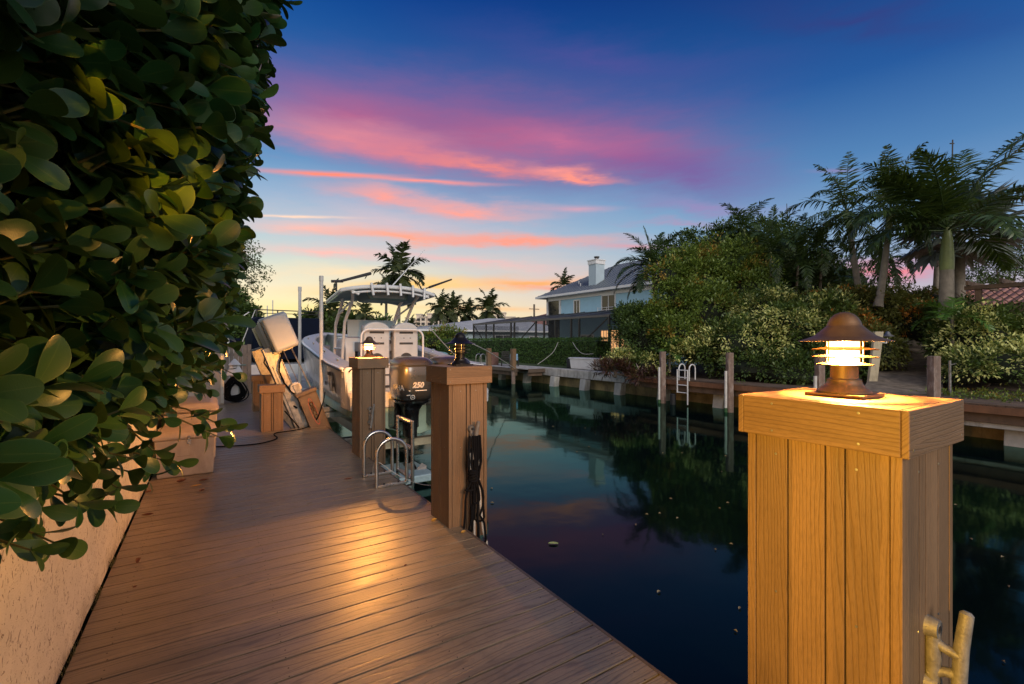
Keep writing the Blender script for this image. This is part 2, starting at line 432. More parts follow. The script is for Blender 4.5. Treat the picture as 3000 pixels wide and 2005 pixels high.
def text_mesh(s, size, ext=0.002, shear=0.0, bold=0.0):
    cu = bpy.data.curves.new('txt', 'FONT'); cu.body = s; cu.size = size; cu.extrude = ext; cu.shear = shear; cu.offset = bold
    cu.align_x = 'CENTER'; cu.align_y = 'CENTER'; cu.resolution_u = 3
    o = bpy.data.objects.new('txt', cu); COL.objects.link(o)
    dg = bpy.context.evaluated_depsgraph_get(); me = bpy.data.meshes.new_from_object(o.evaluated_get(dg))
    vs = [v.co.copy() for v in me.vertices]; fs = [tuple(p.vertices) for p in me.polygons]
    bpy.data.objects.remove(o); bpy.data.curves.remove(cu); bpy.data.meshes.remove(me)
    return vs, fs

# ---------------------------------------------------------------- foliage tools
def grid_leaf(rows, wf, curl=0.12, cup=0.08):
    vs = []; uv = []; fs = []
    for i in range(rows+1):
        t = i/rows; w = wf(t)
        for j, x in enumerate((-0.5, 0, 0.5)):
            vs.append((t, x*w, -curl*t*t + (cup*w*w if j != 1 else 0))); uv.append((0.5 + x, t))
    for i in range(rows):
        for j in range(2): a = i*3+j; fs.append((a, a+1, a+4, a+3))
    return np.array(vs), fs, np.array(uv)
def _ow(t):
    return 0.07+0.93*math.sin(PI/2*t/.62)**1.25 if t < .62 else math.sqrt(max(0.004, 1-((t-.62)/.385)**2))
def _obov():
    ts = (0, .10, .26, .44, .60, .76, .88, .96, 1.0); vs=[]; uv=[]; fs=[]
    for t in ts:
        w = _ow(t)
        for x in (-.5, 0, .5): vs.append((t, x*w, -.13*t*t + (.07*w*w if x else 0))); uv.append((.5+x, t))
    for i in range(len(ts)-1):
        for j in range(2): a = i*3+j; fs.append((a, a+1, a+4, a+3))
    return np.array(vs), fs, np.array(uv)
T_OBOV = _obov()
T_QUAD = (np.array([(0,0,0),(0.5,0.5,0.10),(1,0,-0.06),(0.5,-0.5,0.10)]), [(0,1,2,3)], np.array([(0.5,0),(1,0.5),(0.5,1),(0,0.5)]))
T_STRIP = (np.array([(0,0.3,0),(0,-0.3,0),(0.5,0.5,-0.05),(0.5,-0.5,-0.05),(1,0,-0.30)]), [(0,1,3,2),(2,3,4)], np.array([(0,0),(1,0),(0,0.5),(1,0.5),(0.5,1)]))

def leafmesh(name, C, D, N, L, W, tm, mat, parent, extra=None, smooth=True, **kw):
    tv, tf, tuv = tm
    C = np.asarray(C, float); D = np.asarray(D, float); N = np.asarray(N, float)
    D = D/np.maximum(np.linalg.norm(D, axis=1, keepdims=True), 1e-9)
    S = np.cross(D, N); S /= np.maximum(np.linalg.norm(S, axis=1, keepdims=True), 1e-6)
    N = np.cross(S, D)
    n, k = len(C), len(tv)
    L = np.broadcast_to(np.asarray(L, float), (n,)); W = np.broadcast_to(np.asarray(W, float), (n,))
    V = C[:,None,:] + (tv[None,:,0]*L[:,None])[...,None]*D[:,None,:] + (tv[None,:,1]*W[:,None])[...,None]*S[:,None,:] + (tv[None,:,2]*L[:,None])[...,None]*N[:,None,:]
    V = V.reshape(-1, 3)
    loops_t = np.concatenate([np.array(f) for f in tf]); sizes_t = np.array([len(f) for f in tf])
    loops = (loops_t[None,:] + (np.arange(n)*k)[:,None]).reshape(-1)
    sizes = np.tile(sizes_t, n)
    if extra is not None and len(extra.v):
        ev = np.array([tuple(v) for v in extra.v]); el = np.concatenate([np.array(f) for f in extra.f]) + len(V)
        es = np.array([len(f) for f in extra.f]); V = np.vstack([V, ev]); loops = np.concatenate([loops, el]); sizes = np.concatenate([sizes, es])
    base = wloc(parent) if parent is not None else Vector(((V[:,0].min()+V[:,0].max())/2, (V[:,1].min()+V[:,1].max())/2, V[:,2].min()))
    V = V - np.array(base)
    me = bpy.data.meshes.new(name)
    me.vertices.add(len(V)); me.vertices.foreach_set('co', V.astype(np.float32).ravel())
    me.loops.add(len(loops)); me.loops.foreach_set('vertex_index', loops.astype(np.int32))
    st = np.concatenate([[0], np.cumsum(sizes)[:-1]])
    me.polygons.add(len(sizes)); me.polygons.foreach_set('loop_start', st.astype(np.int32))
    try: me.polygons.foreach_set('loop_total', sizes.astype(np.int32))
    except Exception: pass
    uvl = me.uv_layers.new(name='UVMap')
    u = np.tile(tuv[loops_t], (n, 1))
    if len(u) < len(loops): u = np.vstack([u, np.zeros((len(loops)-len(u), 2))])
    uvl.data.foreach_set('uv', u.astype(np.float32).ravel())
    if smooth: me.polygons.foreach_set('use_smooth', np.ones(len(sizes), bool))
    me.materials.append(mat); me.update(calc_edges=True); me.validate()
    o = bpy.data.objects.new(name, me); COL.objects.link(o)
    if parent is not None: o.parent = parent
    else: o.location = base
    return setp(o, **kw)

def rdir(n):
    d = rng.normal(size=(n, 3)); return d/np.linalg.norm(d, axis=1, keepdims=True)

def clump_cloud(ells, nclump, per, leaf, clump_r=0.22, aspect=0.45, flat=0.35, droop=0.1, fill=0.15):
    """ells: (centre, (rx, ry, rz)) -> leaf arrays arranged in clumps over the surfaces."""
    w = np.array([(e[1][0]*e[1][1]*e[1][2])**(2/3) for e in ells]); w /= w.sum()
    idx = rng.choice(len(ells), nclump, p=w)
    c = np.array([list(ells[i][0]) for i in idx]); r = np.array([list(ells[i][1]) for i in idx])
    d = rdir(nclump); lowz = d[:,2] < -0.4; d[lowz, 2] *= -1
    rad = np.where(rng.random(nclump) < fill, rng.uniform(0.35, 0.8, nclump), rng.uniform(0.84, 1.10, nclump))
    # uneven outline
    rad = rad*(1 + 0.20*np.sin(d[:,0]*7 + idx) * np.cos(d[:,2]*6 + idx*2.1))
    cc = c + d*r*rad[:,None]
    out = d/r; out /= np.linalg.norm(out, axis=1, keepdims=True)
    cr = clump_r*rng.uniform(0.6, 1.4, nclump)
    C = np.repeat(cc, per, 0) + rdir(nclump*per)*np.repeat(cr, per)[:,None]*rng.random((nclump*per, 1))**0.5
    O = np.repeat(out, per, 0)
    away = C - np.repeat(cc, per, 0) + O*0.5*clump_r
    D = away/np.linalg.norm(away, axis=1, keepdims=True) + rdir(nclump*per)*0.45; D[:,2] -= droop
    N = O*flat + rdir(nclump*per)*0.45 + np.array([0, 0, 0.55])
    L = leaf*rng.uniform(0.6, 1.3, nclump*per)
    return C, D, N, L, L*aspect*rng.uniform(0.8, 1.2, nclump*per)

def px_ells(lst):
    """(px, py, half width px, half height px, depth, thickness factor)"""
    out = []
    for e in lst:
        px, py, a, b, Y = e[:5]; k = e[5] if len(e) > 5 else 1.0
        c = P(px, py, Y); rx = a*Y/F; rz = b*Y/F
        out.append((c, (rx, rx*k, rz)))
    return out

def bush(name, label, cat, lst, nclump, per, leaf, mat, group=None, trunk=None, clump_r=0.25, core=0.72, aspect=0.45, world=False, fill=0.15, trunk_r=0.09):
    ells = lst if world else px_ells(lst)
    c0 = ells[0][0]; gz = 0.05
    base = Vector((c0[0], c0[1], gz))
    t = empty(name, base, label, cat, group)
    C, D, N, L, W = clump_cloud(ells, nclump, per, leaf, clump_r, aspect, fill=fill)
    k = C[:,2] > gz - 0.1
    leafmesh('foliage', C[k], D[k], N[k], L[k], W[k], T_QUAD, mat, t)
    b = MB()
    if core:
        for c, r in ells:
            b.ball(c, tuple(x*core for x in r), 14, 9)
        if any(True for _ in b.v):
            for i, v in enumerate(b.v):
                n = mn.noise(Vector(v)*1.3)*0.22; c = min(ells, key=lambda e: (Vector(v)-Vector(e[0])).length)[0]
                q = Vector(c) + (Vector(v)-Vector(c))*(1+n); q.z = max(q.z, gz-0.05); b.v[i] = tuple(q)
            b.build('shaded_core', M['core'], t, smooth=True)
    tb = MB()
    top = max(ells, key=lambda e: e[1][0])[0]
    root = trunk if trunk is not None else base
    root = Vector(root); mid = root.lerp(Vector(top), 0.5) + Vector((rnd.uniform(-.1,.1), rnd.uniform(-.1,.1), 0))
    tb.tube([root, mid, Vector(top)], [trunk_r, trunk_r*0.75, trunk_r*0.4], 8)
    for c, r in ells[1:]:
        tb.tube([mid, mid.lerp(Vector(c), 0.6) + Vector((0,0,-0.1)), Vector(c)], [trunk_r*0.55, trunk_r*0.4, trunk_r*0.2], 6)
    tb.build('trunk', M['bark'], t, smooth=True)
    return t

def frond(C, D, N, L, W, ex, p0, dirv, length, droop, nl, leaf, lw, vee=0.5, twist=0.0, rach=0.012, hang=0.5, start=0.12):
    """one feather frond: rachis curve with leaflets on both sides"""
    d = Vector(dirv).normalized(); pts = [Vector(p0)]; ns = 14; seg = length/ns; dd = d.copy()
    for i in range(ns):
        dd = (dd + Vector((0, 0, -droop*(0.35 + 1.3*i/ns)/ns))).normalized(); pts.append(pts[-1] + dd*seg)
    ex.tube(pts, [rach*(1-0.8*i/ns) for i in range(ns+1)], 4, False)
    for k in range(nl):
        t = start + (1-start)*(k+0.5)/nl; x = t*ns; i = min(ns-1, int(x)); p = pts[i].lerp(pts[i+1], x-i)
        tan = (pts[i+1]-pts[i]).normalized(); side = tan.cross(Vector((0,0,1)))
        side = side.normalized() if side.length > 1e-4 else Vector((1,0,0))
        up = side.cross(tan)
        ll = leaf*(math.sin(PI*min(1, 0.18+0.80*t))**0.7)*rnd.uniform(0.8, 1.1)
        for sg in (-1, 1):
            dv = side*sg + tan*(0.55+0.5*t) + up*(vee+rnd.uniform(-.25,.25)) + Vector((0,0,-hang*rnd.uniform(0.3, 1.3)))
            C.append(p); D.append(dv.normalized()); N.append((up + side*sg*rnd.uniform(-.5,.5) + Vector((rnd.uniform(-.3,.3),)*3)).normalized()); L.append(ll); W.append(lw*rnd.uniform(0.8,1.2))

def palm(name, label, base, top, length, nf=16, leaf=0.55, lw=0.045, nl=40, r0=0.15, r1=0.10, mat='g_palm', shaft=0.9, droop=1.6, up=0.6, group=None, lowest=-0.35, aims=None, hang=0.5, bow=0.0, shaft_r=None, spear=True):
    base = Vector(base); top = Vector(top)
    t = empty(name, base, label, 'palm tree', group)
    tr = MB(); n = 9; pts = []
    side = Vector((rnd.uniform(-1,1), rnd.uniform(-1,1), 0))*bow
    for i in range(n+1):
        f = i/n; pts.append(base.lerp(top, f) + side*math.sin(PI*f))
    rs = [r0*(1.25 if i == 0 else 1) + (r1-r0)*i/n for i in range(n+1)]
    tr.tube(pts, rs, 12)
    for i in range(1, int((top-base).length/0.22)):          # leaf scars
        f = i*0.22/(top-base).length
        if f < 0.98:
            p = base.lerp(top, f) + side*math.sin(PI*f); rr = r0+(r1-r0)*f
            tr.tube([p-Vector((0,0,.006)), p+Vector((0,0,.006))], rr*1.035, 12)
    tr.build('trunk', M['palmbark'], t, smooth=True)
    axis = (pts[-1]-pts[-2]).normalized()
    ctop = top + axis*shaft
    if shaft > 0.05:
        rr = shaft_r or r1*1.15
        s = MB(); s.tube([top - axis*0.02, top+axis*shaft*0.25, top+axis*shaft*0.7, ctop], [r1*1.05, rr*1.1, rr*0.85, rr*0.45], 12); s.build('crownshaft', M['crownshaft'], t, smooth=True)
    C=[];D=[];N=[];L=[];W=[]; ex = MB()
    for k in range(nf):
        a = k*2.39996 + rnd.uniform(-.2,.2); q = k/max(1, nf-1)
        el = up*1.35*(1-q) + lowest*q + rnd.uniform(-.12,.12)
        dv = Vector((math.cos(a)*math.cos(el), math.sin(a)*math.cos(el), math.sin(el)))
        frond(C,D,N,L,W,ex, ctop - axis*0.12*q, dv, length*rnd.uniform(0.85,1.05), droop*(0.75+0.5*q), nl, leaf, lw, hang=hang, rach=0.02*length/2.5)
    for dv, ln, dr in (aims or []):
        frond(C,D,N,L,W,ex, ctop, dv, ln, dr, int(nl*1.3), leaf, lw, hang=hang, rach=0.02*length/2.5)
    if spear:
        ex.tube([ctop, ctop+axis*length*0.35], [0.02, 0.004], 5)
    leafmesh('crown', C, D, N, L, W, T_STRIP, M[mat], t, extra=ex, smooth=False)
    return t

def fanpalm(name, label, base, top, rad, nf, mat, r0=0.16, group=None, n_seg=22):
    base = Vector(base); top = Vector(top)
    t = empty(name, base, label, 'palm tree', group)
    tr = MB(); tr.tube([base, base.lerp(top,.5), top], [r0*1.2, r0, r0*0.9], 12); tr.build('trunk', M['palmbark'], t, smooth=True)
    C=[];D=[];N=[];L=[];W=[]; ex = MB()
    for k in range(nf):
        a = k*2.39996; q = k/nf; el = 1.2*(1-q) - 0.7*q + rnd.uniform(-.1,.1)
        dv = Vector((math.cos(a)*math.cos(el), math.sin(a)*math.cos(el), math.sin(el)))
        hub = top + dv*rad*0.55; ex.tube([top, top.lerp(hub,.5)+Vector((0,0,.05)), hub], [0.025,0.018,0.012], 4, False)
        side = dv.cross(Vector((0,0,1))).normalized() if abs(dv.z) < .98 else Vector((1,0,0)); up_ = side.cross(dv)
        for j in range(n_seg):
            b = -2.3 + 4.6*j/(n_seg-1)
            d2 = dv*math.cos(b) + side*math.sin(b) + up_*0.15 + Vector((0,0,-0.12))
            C.append(hub); D.append(d2); N.append(up_ + side*0.3*(-1)**j); L.append(rad*0.55*rnd.uniform(.85,1.05)); W.append(rad*0.10)
    leafmesh('crown', C, D, N, L, W, T_STRIP, M[mat], t, extra=ex, smooth=False)
    return t
SKY_STRENGTH = 1.0; SUN_E = 1.25
# ================================================================ setting
def grid_plane(x0, x1, y0, y1, z): return [(x0,y0,z),(x1,y0,z),(x1,y1,z),(x0,y1,z)]
w = MB(); w.add(grid_plane(-300, 500, -300, 600, WATER), [(0,1,2,3)]); wo = w.build('water', M['water'], kind='structure')
if wo.data.polygons[0].normal.z < 0: wo.data.flip_normals()
g = MB()
g.add([(15.75,-60,-2),(15.75,600,-2),(15.75,600,0.06),(15.75,-60,0.06),(600,-60,0.06),(600,600,0.06)], [(0,1,2,3),(3,2,5,4)])
g.add([(-400,78,-2),(15.7,78,-2),(15.7,78,0.05),(-400,78,0.05),(-400,600,0.05),(15.7,600,0.05)], [(0,1,2,3),(3,2,5,4)])
g.add([(-0.9,-20,-2),(-0.9,15.6,-2),(-0.9,15.6,-0.1),(-0.9,-20,-0.1),(-300,-20,-0.1),(-300,15.6,-0.1)], [(0,1,2,3),(3,2,5,4)])
g.add([(-0.9,15.6,-2),(1.2,15.6,-2),(1.2,15.6,-0.1),(-0.9,15.6,-0.1),(-0.9,76,-0.1),(1.2,76,-0.1),(1.2,76,-2),(-300,15.6,-.1),(-300,76,-.1)], [(0,1,2,3),(3,2,5,4),(1,6,5,2),(7,3,4,8)])
g.build('ground', M['grass'], kind='structure')
mu = MB()
nx, ny = 10, 60
vs = []; fs = []
for j in range(ny+1):
    for i in range(nx+1):
        x = 15.8 + 9*i/nx; y = -12 + 27*j/ny
        vs.append((x, y, 0.075 + 0.05*i + 0.05*mn.noise(Vector((x*1.2, y*1.2, 0)))*(1 if i else 0)))
for j in range(ny):
    for i in range(nx): a = j*(nx+1)+i; fs.append((a, a+1, a+nx+2, a+nx+1))
mu.add(vs, fs); mu.build('mulch_bed', M['mulch'], kind='structure', smooth=True)

# --- the deck: one board every 14.6 cm, laid across
d = MB(); y = -3.4
while y < 15.4:
    x1 = 1.700 if y < 8.74 else 1.15
    d.box(-0.56, x1, y+0.0055, y+0.1405, -0.026, 0.0); y += 0.146
d.build('deck', M['deck'], kind='structure', bevel=0.001, seg=1)
e = MB()
e.box(1.703, 1.722, -3.4, 8.74, -0.16, -0.001); e.box(1.153, 1.172, 8.76, 15.4, -0.16, -0.001)
e.build('deck_edge_trim', M['decktrim'], kind='structure', bevel=0.002)
e = MB()
for x in (-0.4, 0.3, 1.0, 1.62):
    x2 = min(x, 1.05) if False else x
    e.box(x, x+0.045, -3.4, 8.7, -0.26, -0.03)
for k in range(9): e.box(-0.5, 1.66, -3+k*1.4, -2.85+k*1.4, -0.5, -0.262)
for x in (-0.35, 0.35, 1.05): e.box(x, x+0.045, 8.78, 15.35, -0.26, -0.03)
e.build('deck_joists', M['groove'], kind='structure')
# screws of the deck boards near the edge
s = MB(); y = -0.2
while y < 6.5:
    b0 = math.floor(y/0.146)*0.146
    for xx in (1.62, 0.98, 0.30, -0.42):
        for dy in (0.03, 0.115):
            s.lathe([(0, 0.0007), (0.0035, 0.0006), (0.0036, -0.002)], (xx+rnd.uniform(-.01,.01), b0+dy - 0.0, 0.0), 6)
    y += 0.146
s.build('deck_screws', M['groove'], kind='structure')

# --- left garden wall
wl = MB(); vs = []; n = 90
for i in range(n+1):
    y = -3.4 + 12.0*i/n
    j = 0.004*mn.noise(Vector((y*9, 0, 0)))
    vs += [(-0.575+j, y, 0.004+0.006*abs(mn.noise(Vector((y*14, 3, 0))))), (-0.572, y, 1.12), (-0.80, y, 1.12), (-0.80, y, -0.3)]
fs = []
for i in range(n):
    a = i*4
    for k in range(3): fs.append((a+k, a+k+1, a+k+5, a+k+4))
wl.add(vs, fs)
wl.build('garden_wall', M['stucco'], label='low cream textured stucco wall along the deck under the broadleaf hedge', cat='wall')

wt = MB(); C_=[];D_=[];N_=[];L_=[]
for k in range(150):
    u_ = rnd.choice((2.9,3.1,3.5,3.62,4.1,4.6,5.2,5.9))+rnd.gauss(0,.05); C_.append((-.565+rnd.uniform(0,.012), u_, 0.0)); D_.append((rnd.uniform(-.1,.6), rnd.gauss(0,.5), 1)); N_.append((1,rnd.gauss(0,.3),0)); L_.append(rnd.uniform(.025,.075))
leafmesh('weeds', C_, D_, N_, L_, np.array(L_)*.09, T_STRIP, plain('weed_green', (.06,.07,.02), .7), None, label='thin dry weeds growing in the crack between wall and deck', cat='weeds', kind='stuff')
# --- far seawall
sw = MB(); sw.box(15.2, 15.78, 13.1, 62, -0.30, 0.10)
sw.build('seawall_cap', M['concrete'], kind='structure', bevel=0.02)
sw = MB(); vs=[]; fs=[]; n=260
for i in range(n+1):
    y = -12 + 74*i/n
    for k, z in enumerate((-1.6, -0.75, -0.5, -0.28, 0.055)):
        vs.append((15.55 + 0.05*mn.noise(Vector((y*1.6, z*4, 1))), y, z))
for i in range(n):
    for k in range(4): a=i*5+k; fs.append((a, a+1, a+6, a+5))
sw.add(vs, fs); sw.build('seawall', M['stain'], kind='structure', smooth=True)

# ================================================================ pillars and lamps
def pillar(x0, y0, bw, bl, ov, zt, ch, z0, label, cleat_z=None, cleat_x=None, group='square deck pillars with flat caps'):
    x1, y1 = x0+bw, y0+bl
    t = empty('deck_pillar', ((x0+x1)/2, (y0+y1)/2, 0.0), label, 'pillar', group)
    zc = zt - ch
    b = MB(); i = 0.010
    c = MB(); c.box(x0+i, x1-i, y0+i, y1-i, z0, zc+0.02)
    for (cx, cy) in ((x0,y0),(x1,y0),(x0,y1),(x1,y1)):      # corner trim
        sx = 1 if cx == x0 else -1; sy = 1 if cy == y0 else -1
        a = sorted((cx, cx+sx*0.028)); q = sorted((cy, cy+sy*0.028))
        b.box(a[0], a[1], q[0], q[1], z0, zc+0.01)
    gw = 0.0022 if bw > .40 else 0.0042
    def face(lo, hi, fn):
        L = hi-lo-0.056; cuts = (0, .29, .43, .72, 1.0) if bw > .40 else (0, .44, .56, 1.0)
        for k in range(len(cuts)-1):
            a = lo+0.028+L*cuts[k]+gw; q = lo+0.028+L*cuts[k+1]-gw
            fn(a, q)
    face(x0, x1, lambda a, q: b.box(a, q, y0+0.002, y0+0.02, z0, zc+0.01))
    face(x0, x1, lambda a, q: b.box(a, q, y1-0.02, y1-0.002, z0, zc+0.01))
    face(y0, y1, lambda a, q: b.box(x0+0.002, x0+0.02, a, q, z0, zc+0.01))
    face(y0, y1, lambda a, q: b.box(x1-0.02, x1-0.002, a, q, z0, zc+0.01))
    b.build('body', M['pillar'], t, bevel=0.0018)
    c.build('inner_post', M['groove'], t)
    X0, X1, Y0, Y1 = x0-ov, x1+ov, y0-ov, y1+ov; th = 0.019
    for (ya, yb) in ((Y0, Y0+th), (Y1-th, Y1)):
        m = MB(); m.box(X0, X1, ya, yb, zc, zt-0.001); m.build('cap_board', M['capx'], t, bevel=0.003)
    for (xa, xb) in ((X0, X0+th), (X1-th, X1)):
        m = MB(); m.box(xa, xb, Y0+th+.0006, Y1-th-.0006, zc+.0005, zt-0.0012); m.build('cap_board', M['capy'], t, bevel=0.003)
    m = MB(); L = (X1-X0-2*th)/3
    for k in range(3): m.box(X0+th+0.001+k*L, X0+th+(k+1)*L-0.002, Y0+th+.001, Y1-th-.001, zt-0.024, zt-0.0006)
    m.build('cap_top', M['capy'], t, bevel=0.002)
    m = MB()
    for zz in (zc+0.022, zt-0.022):
        for xx in (X0+0.03, X1-0.03): m.lathe([(0,0.0012),(0.004,0.001),(0.0042,-0.002)], (xx, Y0, zz), 8, Matrix.Rotation(R(90), 3, 'X'))
        for yy in (Y0+0.12, Y1-0.12): m.lathe([(0,0.0012),(0.004,0.001),(0.0042,-0.002)], (X0, yy, zz), 8, Matrix.Rotation(R(-90), 3, 'Y'))
    for zz in (z0+0.12, zc*0.55, zc-0.06):
        for xx in (x0+0.3*bw, x1-0.3*bw): m.lathe([(0,0.0012),(0.004,0.001),(0.0042,-0.002)], (xx, y0+0.002, zz), 8, Matrix.Rotation(R(90), 3, 'X'))
        for yy in (y0+0.25*bl, y1-0.22*bl): m.lathe([(0,0.0012),(0.004,0.001),(0.0042,-0.002)], (x0+0.002, yy, zz), 8, Matrix.Rotation(R(-90), 3, 'Y'))
    m.build('screws', M['galv'], t)
    if cleat_z:
        cx = cleat_x; m = MB(); yf = y0
        for dz in (0.085, -0.085):
            m.tube([(cx, yf+0.004, cleat_z+dz), (cx, yf-0.028, cleat_z+dz)], [0.031, 0.026], 16)
        m.tube([(cx, yf-0.012, cleat_z+0.10), (cx, yf-0.014, cleat_z), (cx, yf-0.012, cleat_z-0.10)], [0.017, 0.020, 0.017], 10)
        for dz in (0.035, -0.035):
            m.tube([(cx, yf-0.005, cleat_z+dz*1.5), (cx+0.004, yf-0.035, cleat_z+dz), (cx+0.008, yf-0.07, cleat_z+dz*0.8)], [0.018, 0.014, 0.017], 12)
        m.tube([(cx+0.030, yf-0.082, cleat_z+0.155), (cx+0.028, yf-0.081, cleat_z+0.148), (cx+0.012, yf-0.073, cleat_z+0.05), (cx+0.004, yf-0.070, cleat_z-0.05), (cx-0.014, yf-0.076, cleat_z-0.150), (cx-0.015, yf-0.077, cleat_z-0.157)], [0.009, 0.0165, 0.018, 0.018, 0.0165, 0.009], 16)
        cl = m.build('cleat', M['cleat'], t, smooth=True)
        for dz in (0.085, -0.085):
            m = MB(); m.tube([(cx, yf-0.020, cleat_z+dz), (cx, yf-0.0295, cleat_z+dz)], 0.011, 12); m.build('bolt_hole', M['groove'], cl)
    return t

def lamp(cx, cy, zb, H, label, on, group='bronze mushroom lamps on the pillars'):
    t = empty('pillar_lamp', (cx, cy, zb), label, 'lamp', group)
    mt = M['bronze'] if on else M['darkmetal']
    h = 0.30*H
    b = MB(); b.box(cx-h, cx+h, cy-h, cy+h, zb-0.0005, zb+0.04*H)
    pr = [(0.27,.04),(0.275,.055),(0.255,.075),(0.245,.085),(0.235,.10),(0.20,.125),(0.178,.16),(0.172,.185),(0.172,.20),(0.150,.205),(0.142,.21),(0.142,.37),(0.10,.37)]
    b.lathe([(r*H, zb+z*H) for r, z in pr], (cx, cy, 0), 40)
    b.build('base', mt, t, smooth=True, bevel=0.0015)
    gl = MB(); gl.lathe([(0.0, zb+.372*H), (.150*H, zb+.372*H), (.150*H, zb+.66*H), (0, zb+.66*H)], (cx, cy, 0), 32)
    gl.build('lamp_glass', M[on] if on else M['lampoff'], t, smooth=True)
    if on:
        pl_ = bpy.data.lights.new('bulb', 'POINT'); pl_.energy = {'lampon': 310, 'lampfar': 640}[on]; pl_.color = (1.0, .47, .11) if on == 'lampon' else (1.0, .42, .09); pl_.shadow_soft_size = 0.014
        po = bpy.data.objects.new('bulb', pl_); COL.objects.link(po); po.parent = t; po.location = (0, 0, .541*H)
    for (zz, ro) in ((.372, .285), (.462, .333), (.552, .333)):
        lv = MB(); lv.lathe([(.165*H, zb+(zz+.028)*H), (.175*H, zb+(zz+.030)*H), (ro*H, zb+(zz+.004)*H), (ro*H, zb+(zz-.004)*H), (.185*H, zb+(zz+.018)*H), (.165*H, zb+(zz+.020)*H), (.165*H, zb+(zz+.028)*H)], (cx, cy, 0), 40)
        lv.build('louver', M['louver'] if on else mt, t, smooth=True)
    for k in range(3):
        st = MB(); a = R(25+120*k); st.tube([(cx+.205*H*math.cos(a), cy+.205*H*math.sin(a), zb+.38*H), (cx+.205*H*math.cos(a), cy+.205*H*math.sin(a), zb+.69*H)], .008*H, 6)
        st.build('louver_rod', mt, t)
    sh = MB()
    sh.lathe([(z*H, zb+q*H) for z, q in ((0,1.0),(.05,.992),(.10,.968),(.14,.925),(.165,.875),(.176,.835),(.184,.828),(.200,.812),(.25,.765),(.31,.715),(.38,.684),(.468,.655),(.475,.648),(.466,.647),(.38,.672),(.31,.700),(.24,.755),(.165,.81),(.10,.84),(0,.85))], (cx, cy, 0), 48)
    sh.build('lamp_shade', mt, t, smooth=True)
    return t

near = pillar(1.622, 0.5095, 0.422, 0.4475, 0.0225, 1.313, 0.135, -0.35, 'nearest and widest pillar on the right, its left side glowing orange', 0.562, 1.815)
mid = pillar(1.603, 3.436, 0.352, 0.365, 0.032, 1.301, 0.143, -0.12, 'middle pillar with a black rope bundle on its cleat', 0.70, 1.800)
far = pillar(1.606, 6.134, 0.335, 0.40, 0.034, 1.292, 0.135, -0.12, 'far pillar beside the boat stern carrying the small lit lamp', 0.542, 1.735)
lamp(1.852, 0.745, 1.313, 0.292, 'large lit mushroom lamp glowing on the nearest pillar', 'lampon')
lamp(1.795, 3.62, 1.301, 0.282, 'unlit black mushroom lamp on the middle pillar', None)
lamp(1.78, 6.32, 1.292, 0.285, 'small lit mushroom lamp on the far pillar before the boat', 'lampfar')
# old timber post carrying the middle and far pillars down into the water
for (x, y) in ((1.78, 3.62), (1.77, 6.33), (1.86, 0.74)):
    m = MB(); m.tube([(x, y, -1.6), (x, y, -0.1 if y > 1 else -.3)], 0.13, 12); m.build('pillar_footing', M['pile'], kind='structure', smooth=True)
p = pillar(0.69, 8.77, 0.33, 0.33, 0.028, 0.775, 0.125, 0.003, 'short capped deck post nearer of the two beside the lift frame', group='short capped deck posts')
pillar(0.745, 11.48, 0.33, 0.33, 0.028, 0.775, 0.125, 0.003, 'short capped deck post behind the nearer short post', group='short capped deck posts')

# ---- another deck lantern behind the photographer lights the near pillar and leaves
pillar(-0.30, -2.60, 0.20, 0.20, 0.02, 1.60, 0.12, 0.003, 'slim capped post behind the camera holding a lantern')
fl = empty('post_lantern', (-0.2, -2.5, 1.60), 'bronze floodlight on the slim post behind the camera', 'lamp')
m = MB(); m.tube([(-0.2,-2.5,1.60),(-0.2,-2.5,1.78)], 0.02, 10); m.box(-0.26,-0.14,-2.56,-2.46,1.78,1.90); m.build('housing', M['bronze'], fl, bevel=0.004)
wlt = empty('wall_lantern', (-0.50, 0.42, 1.12), 'small bronze spotlight on the garden wall beside the camera', 'lamp')
m = MB(); m.tube([(-0.56,0.42,1.12),(-0.56,0.42,1.20),(-0.42,0.43,1.22)], 0.012, 8); m.tube([(-0.44,0.43,1.22),(-0.34,0.445,1.215)], [0.03,0.045], 16); m.build('housing', M['bronze'], wlt, smooth=True)
for (nm, loc, tg, en, size, bl) in (('flood_beam', (-0.325,0.447,1.214), (1.62,0.73,0.98), 300, 66, .5), ('leaf_beam', (-0.20,-2.43,1.84), (-0.22,1.0,2.05), 2000, 12, .5)):
    sp = bpy.data.lights.new(nm, 'SPOT'); so = bpy.data.objects.new(nm, sp); COL.objects.link(so)
    so.location = loc; so.rotation_euler = (Vector(tg) - so.location).to_track_quat('-Z', 'Y').to_euler()
    sp.energy = en; sp.color = (1.0, 0.54, 0.06) if nm == 'flood_beam' else (1.0, 0.36, 0.02); sp.spot_size = R(size); sp.spot_blend = bl; sp.shadow_soft_size = 0.02

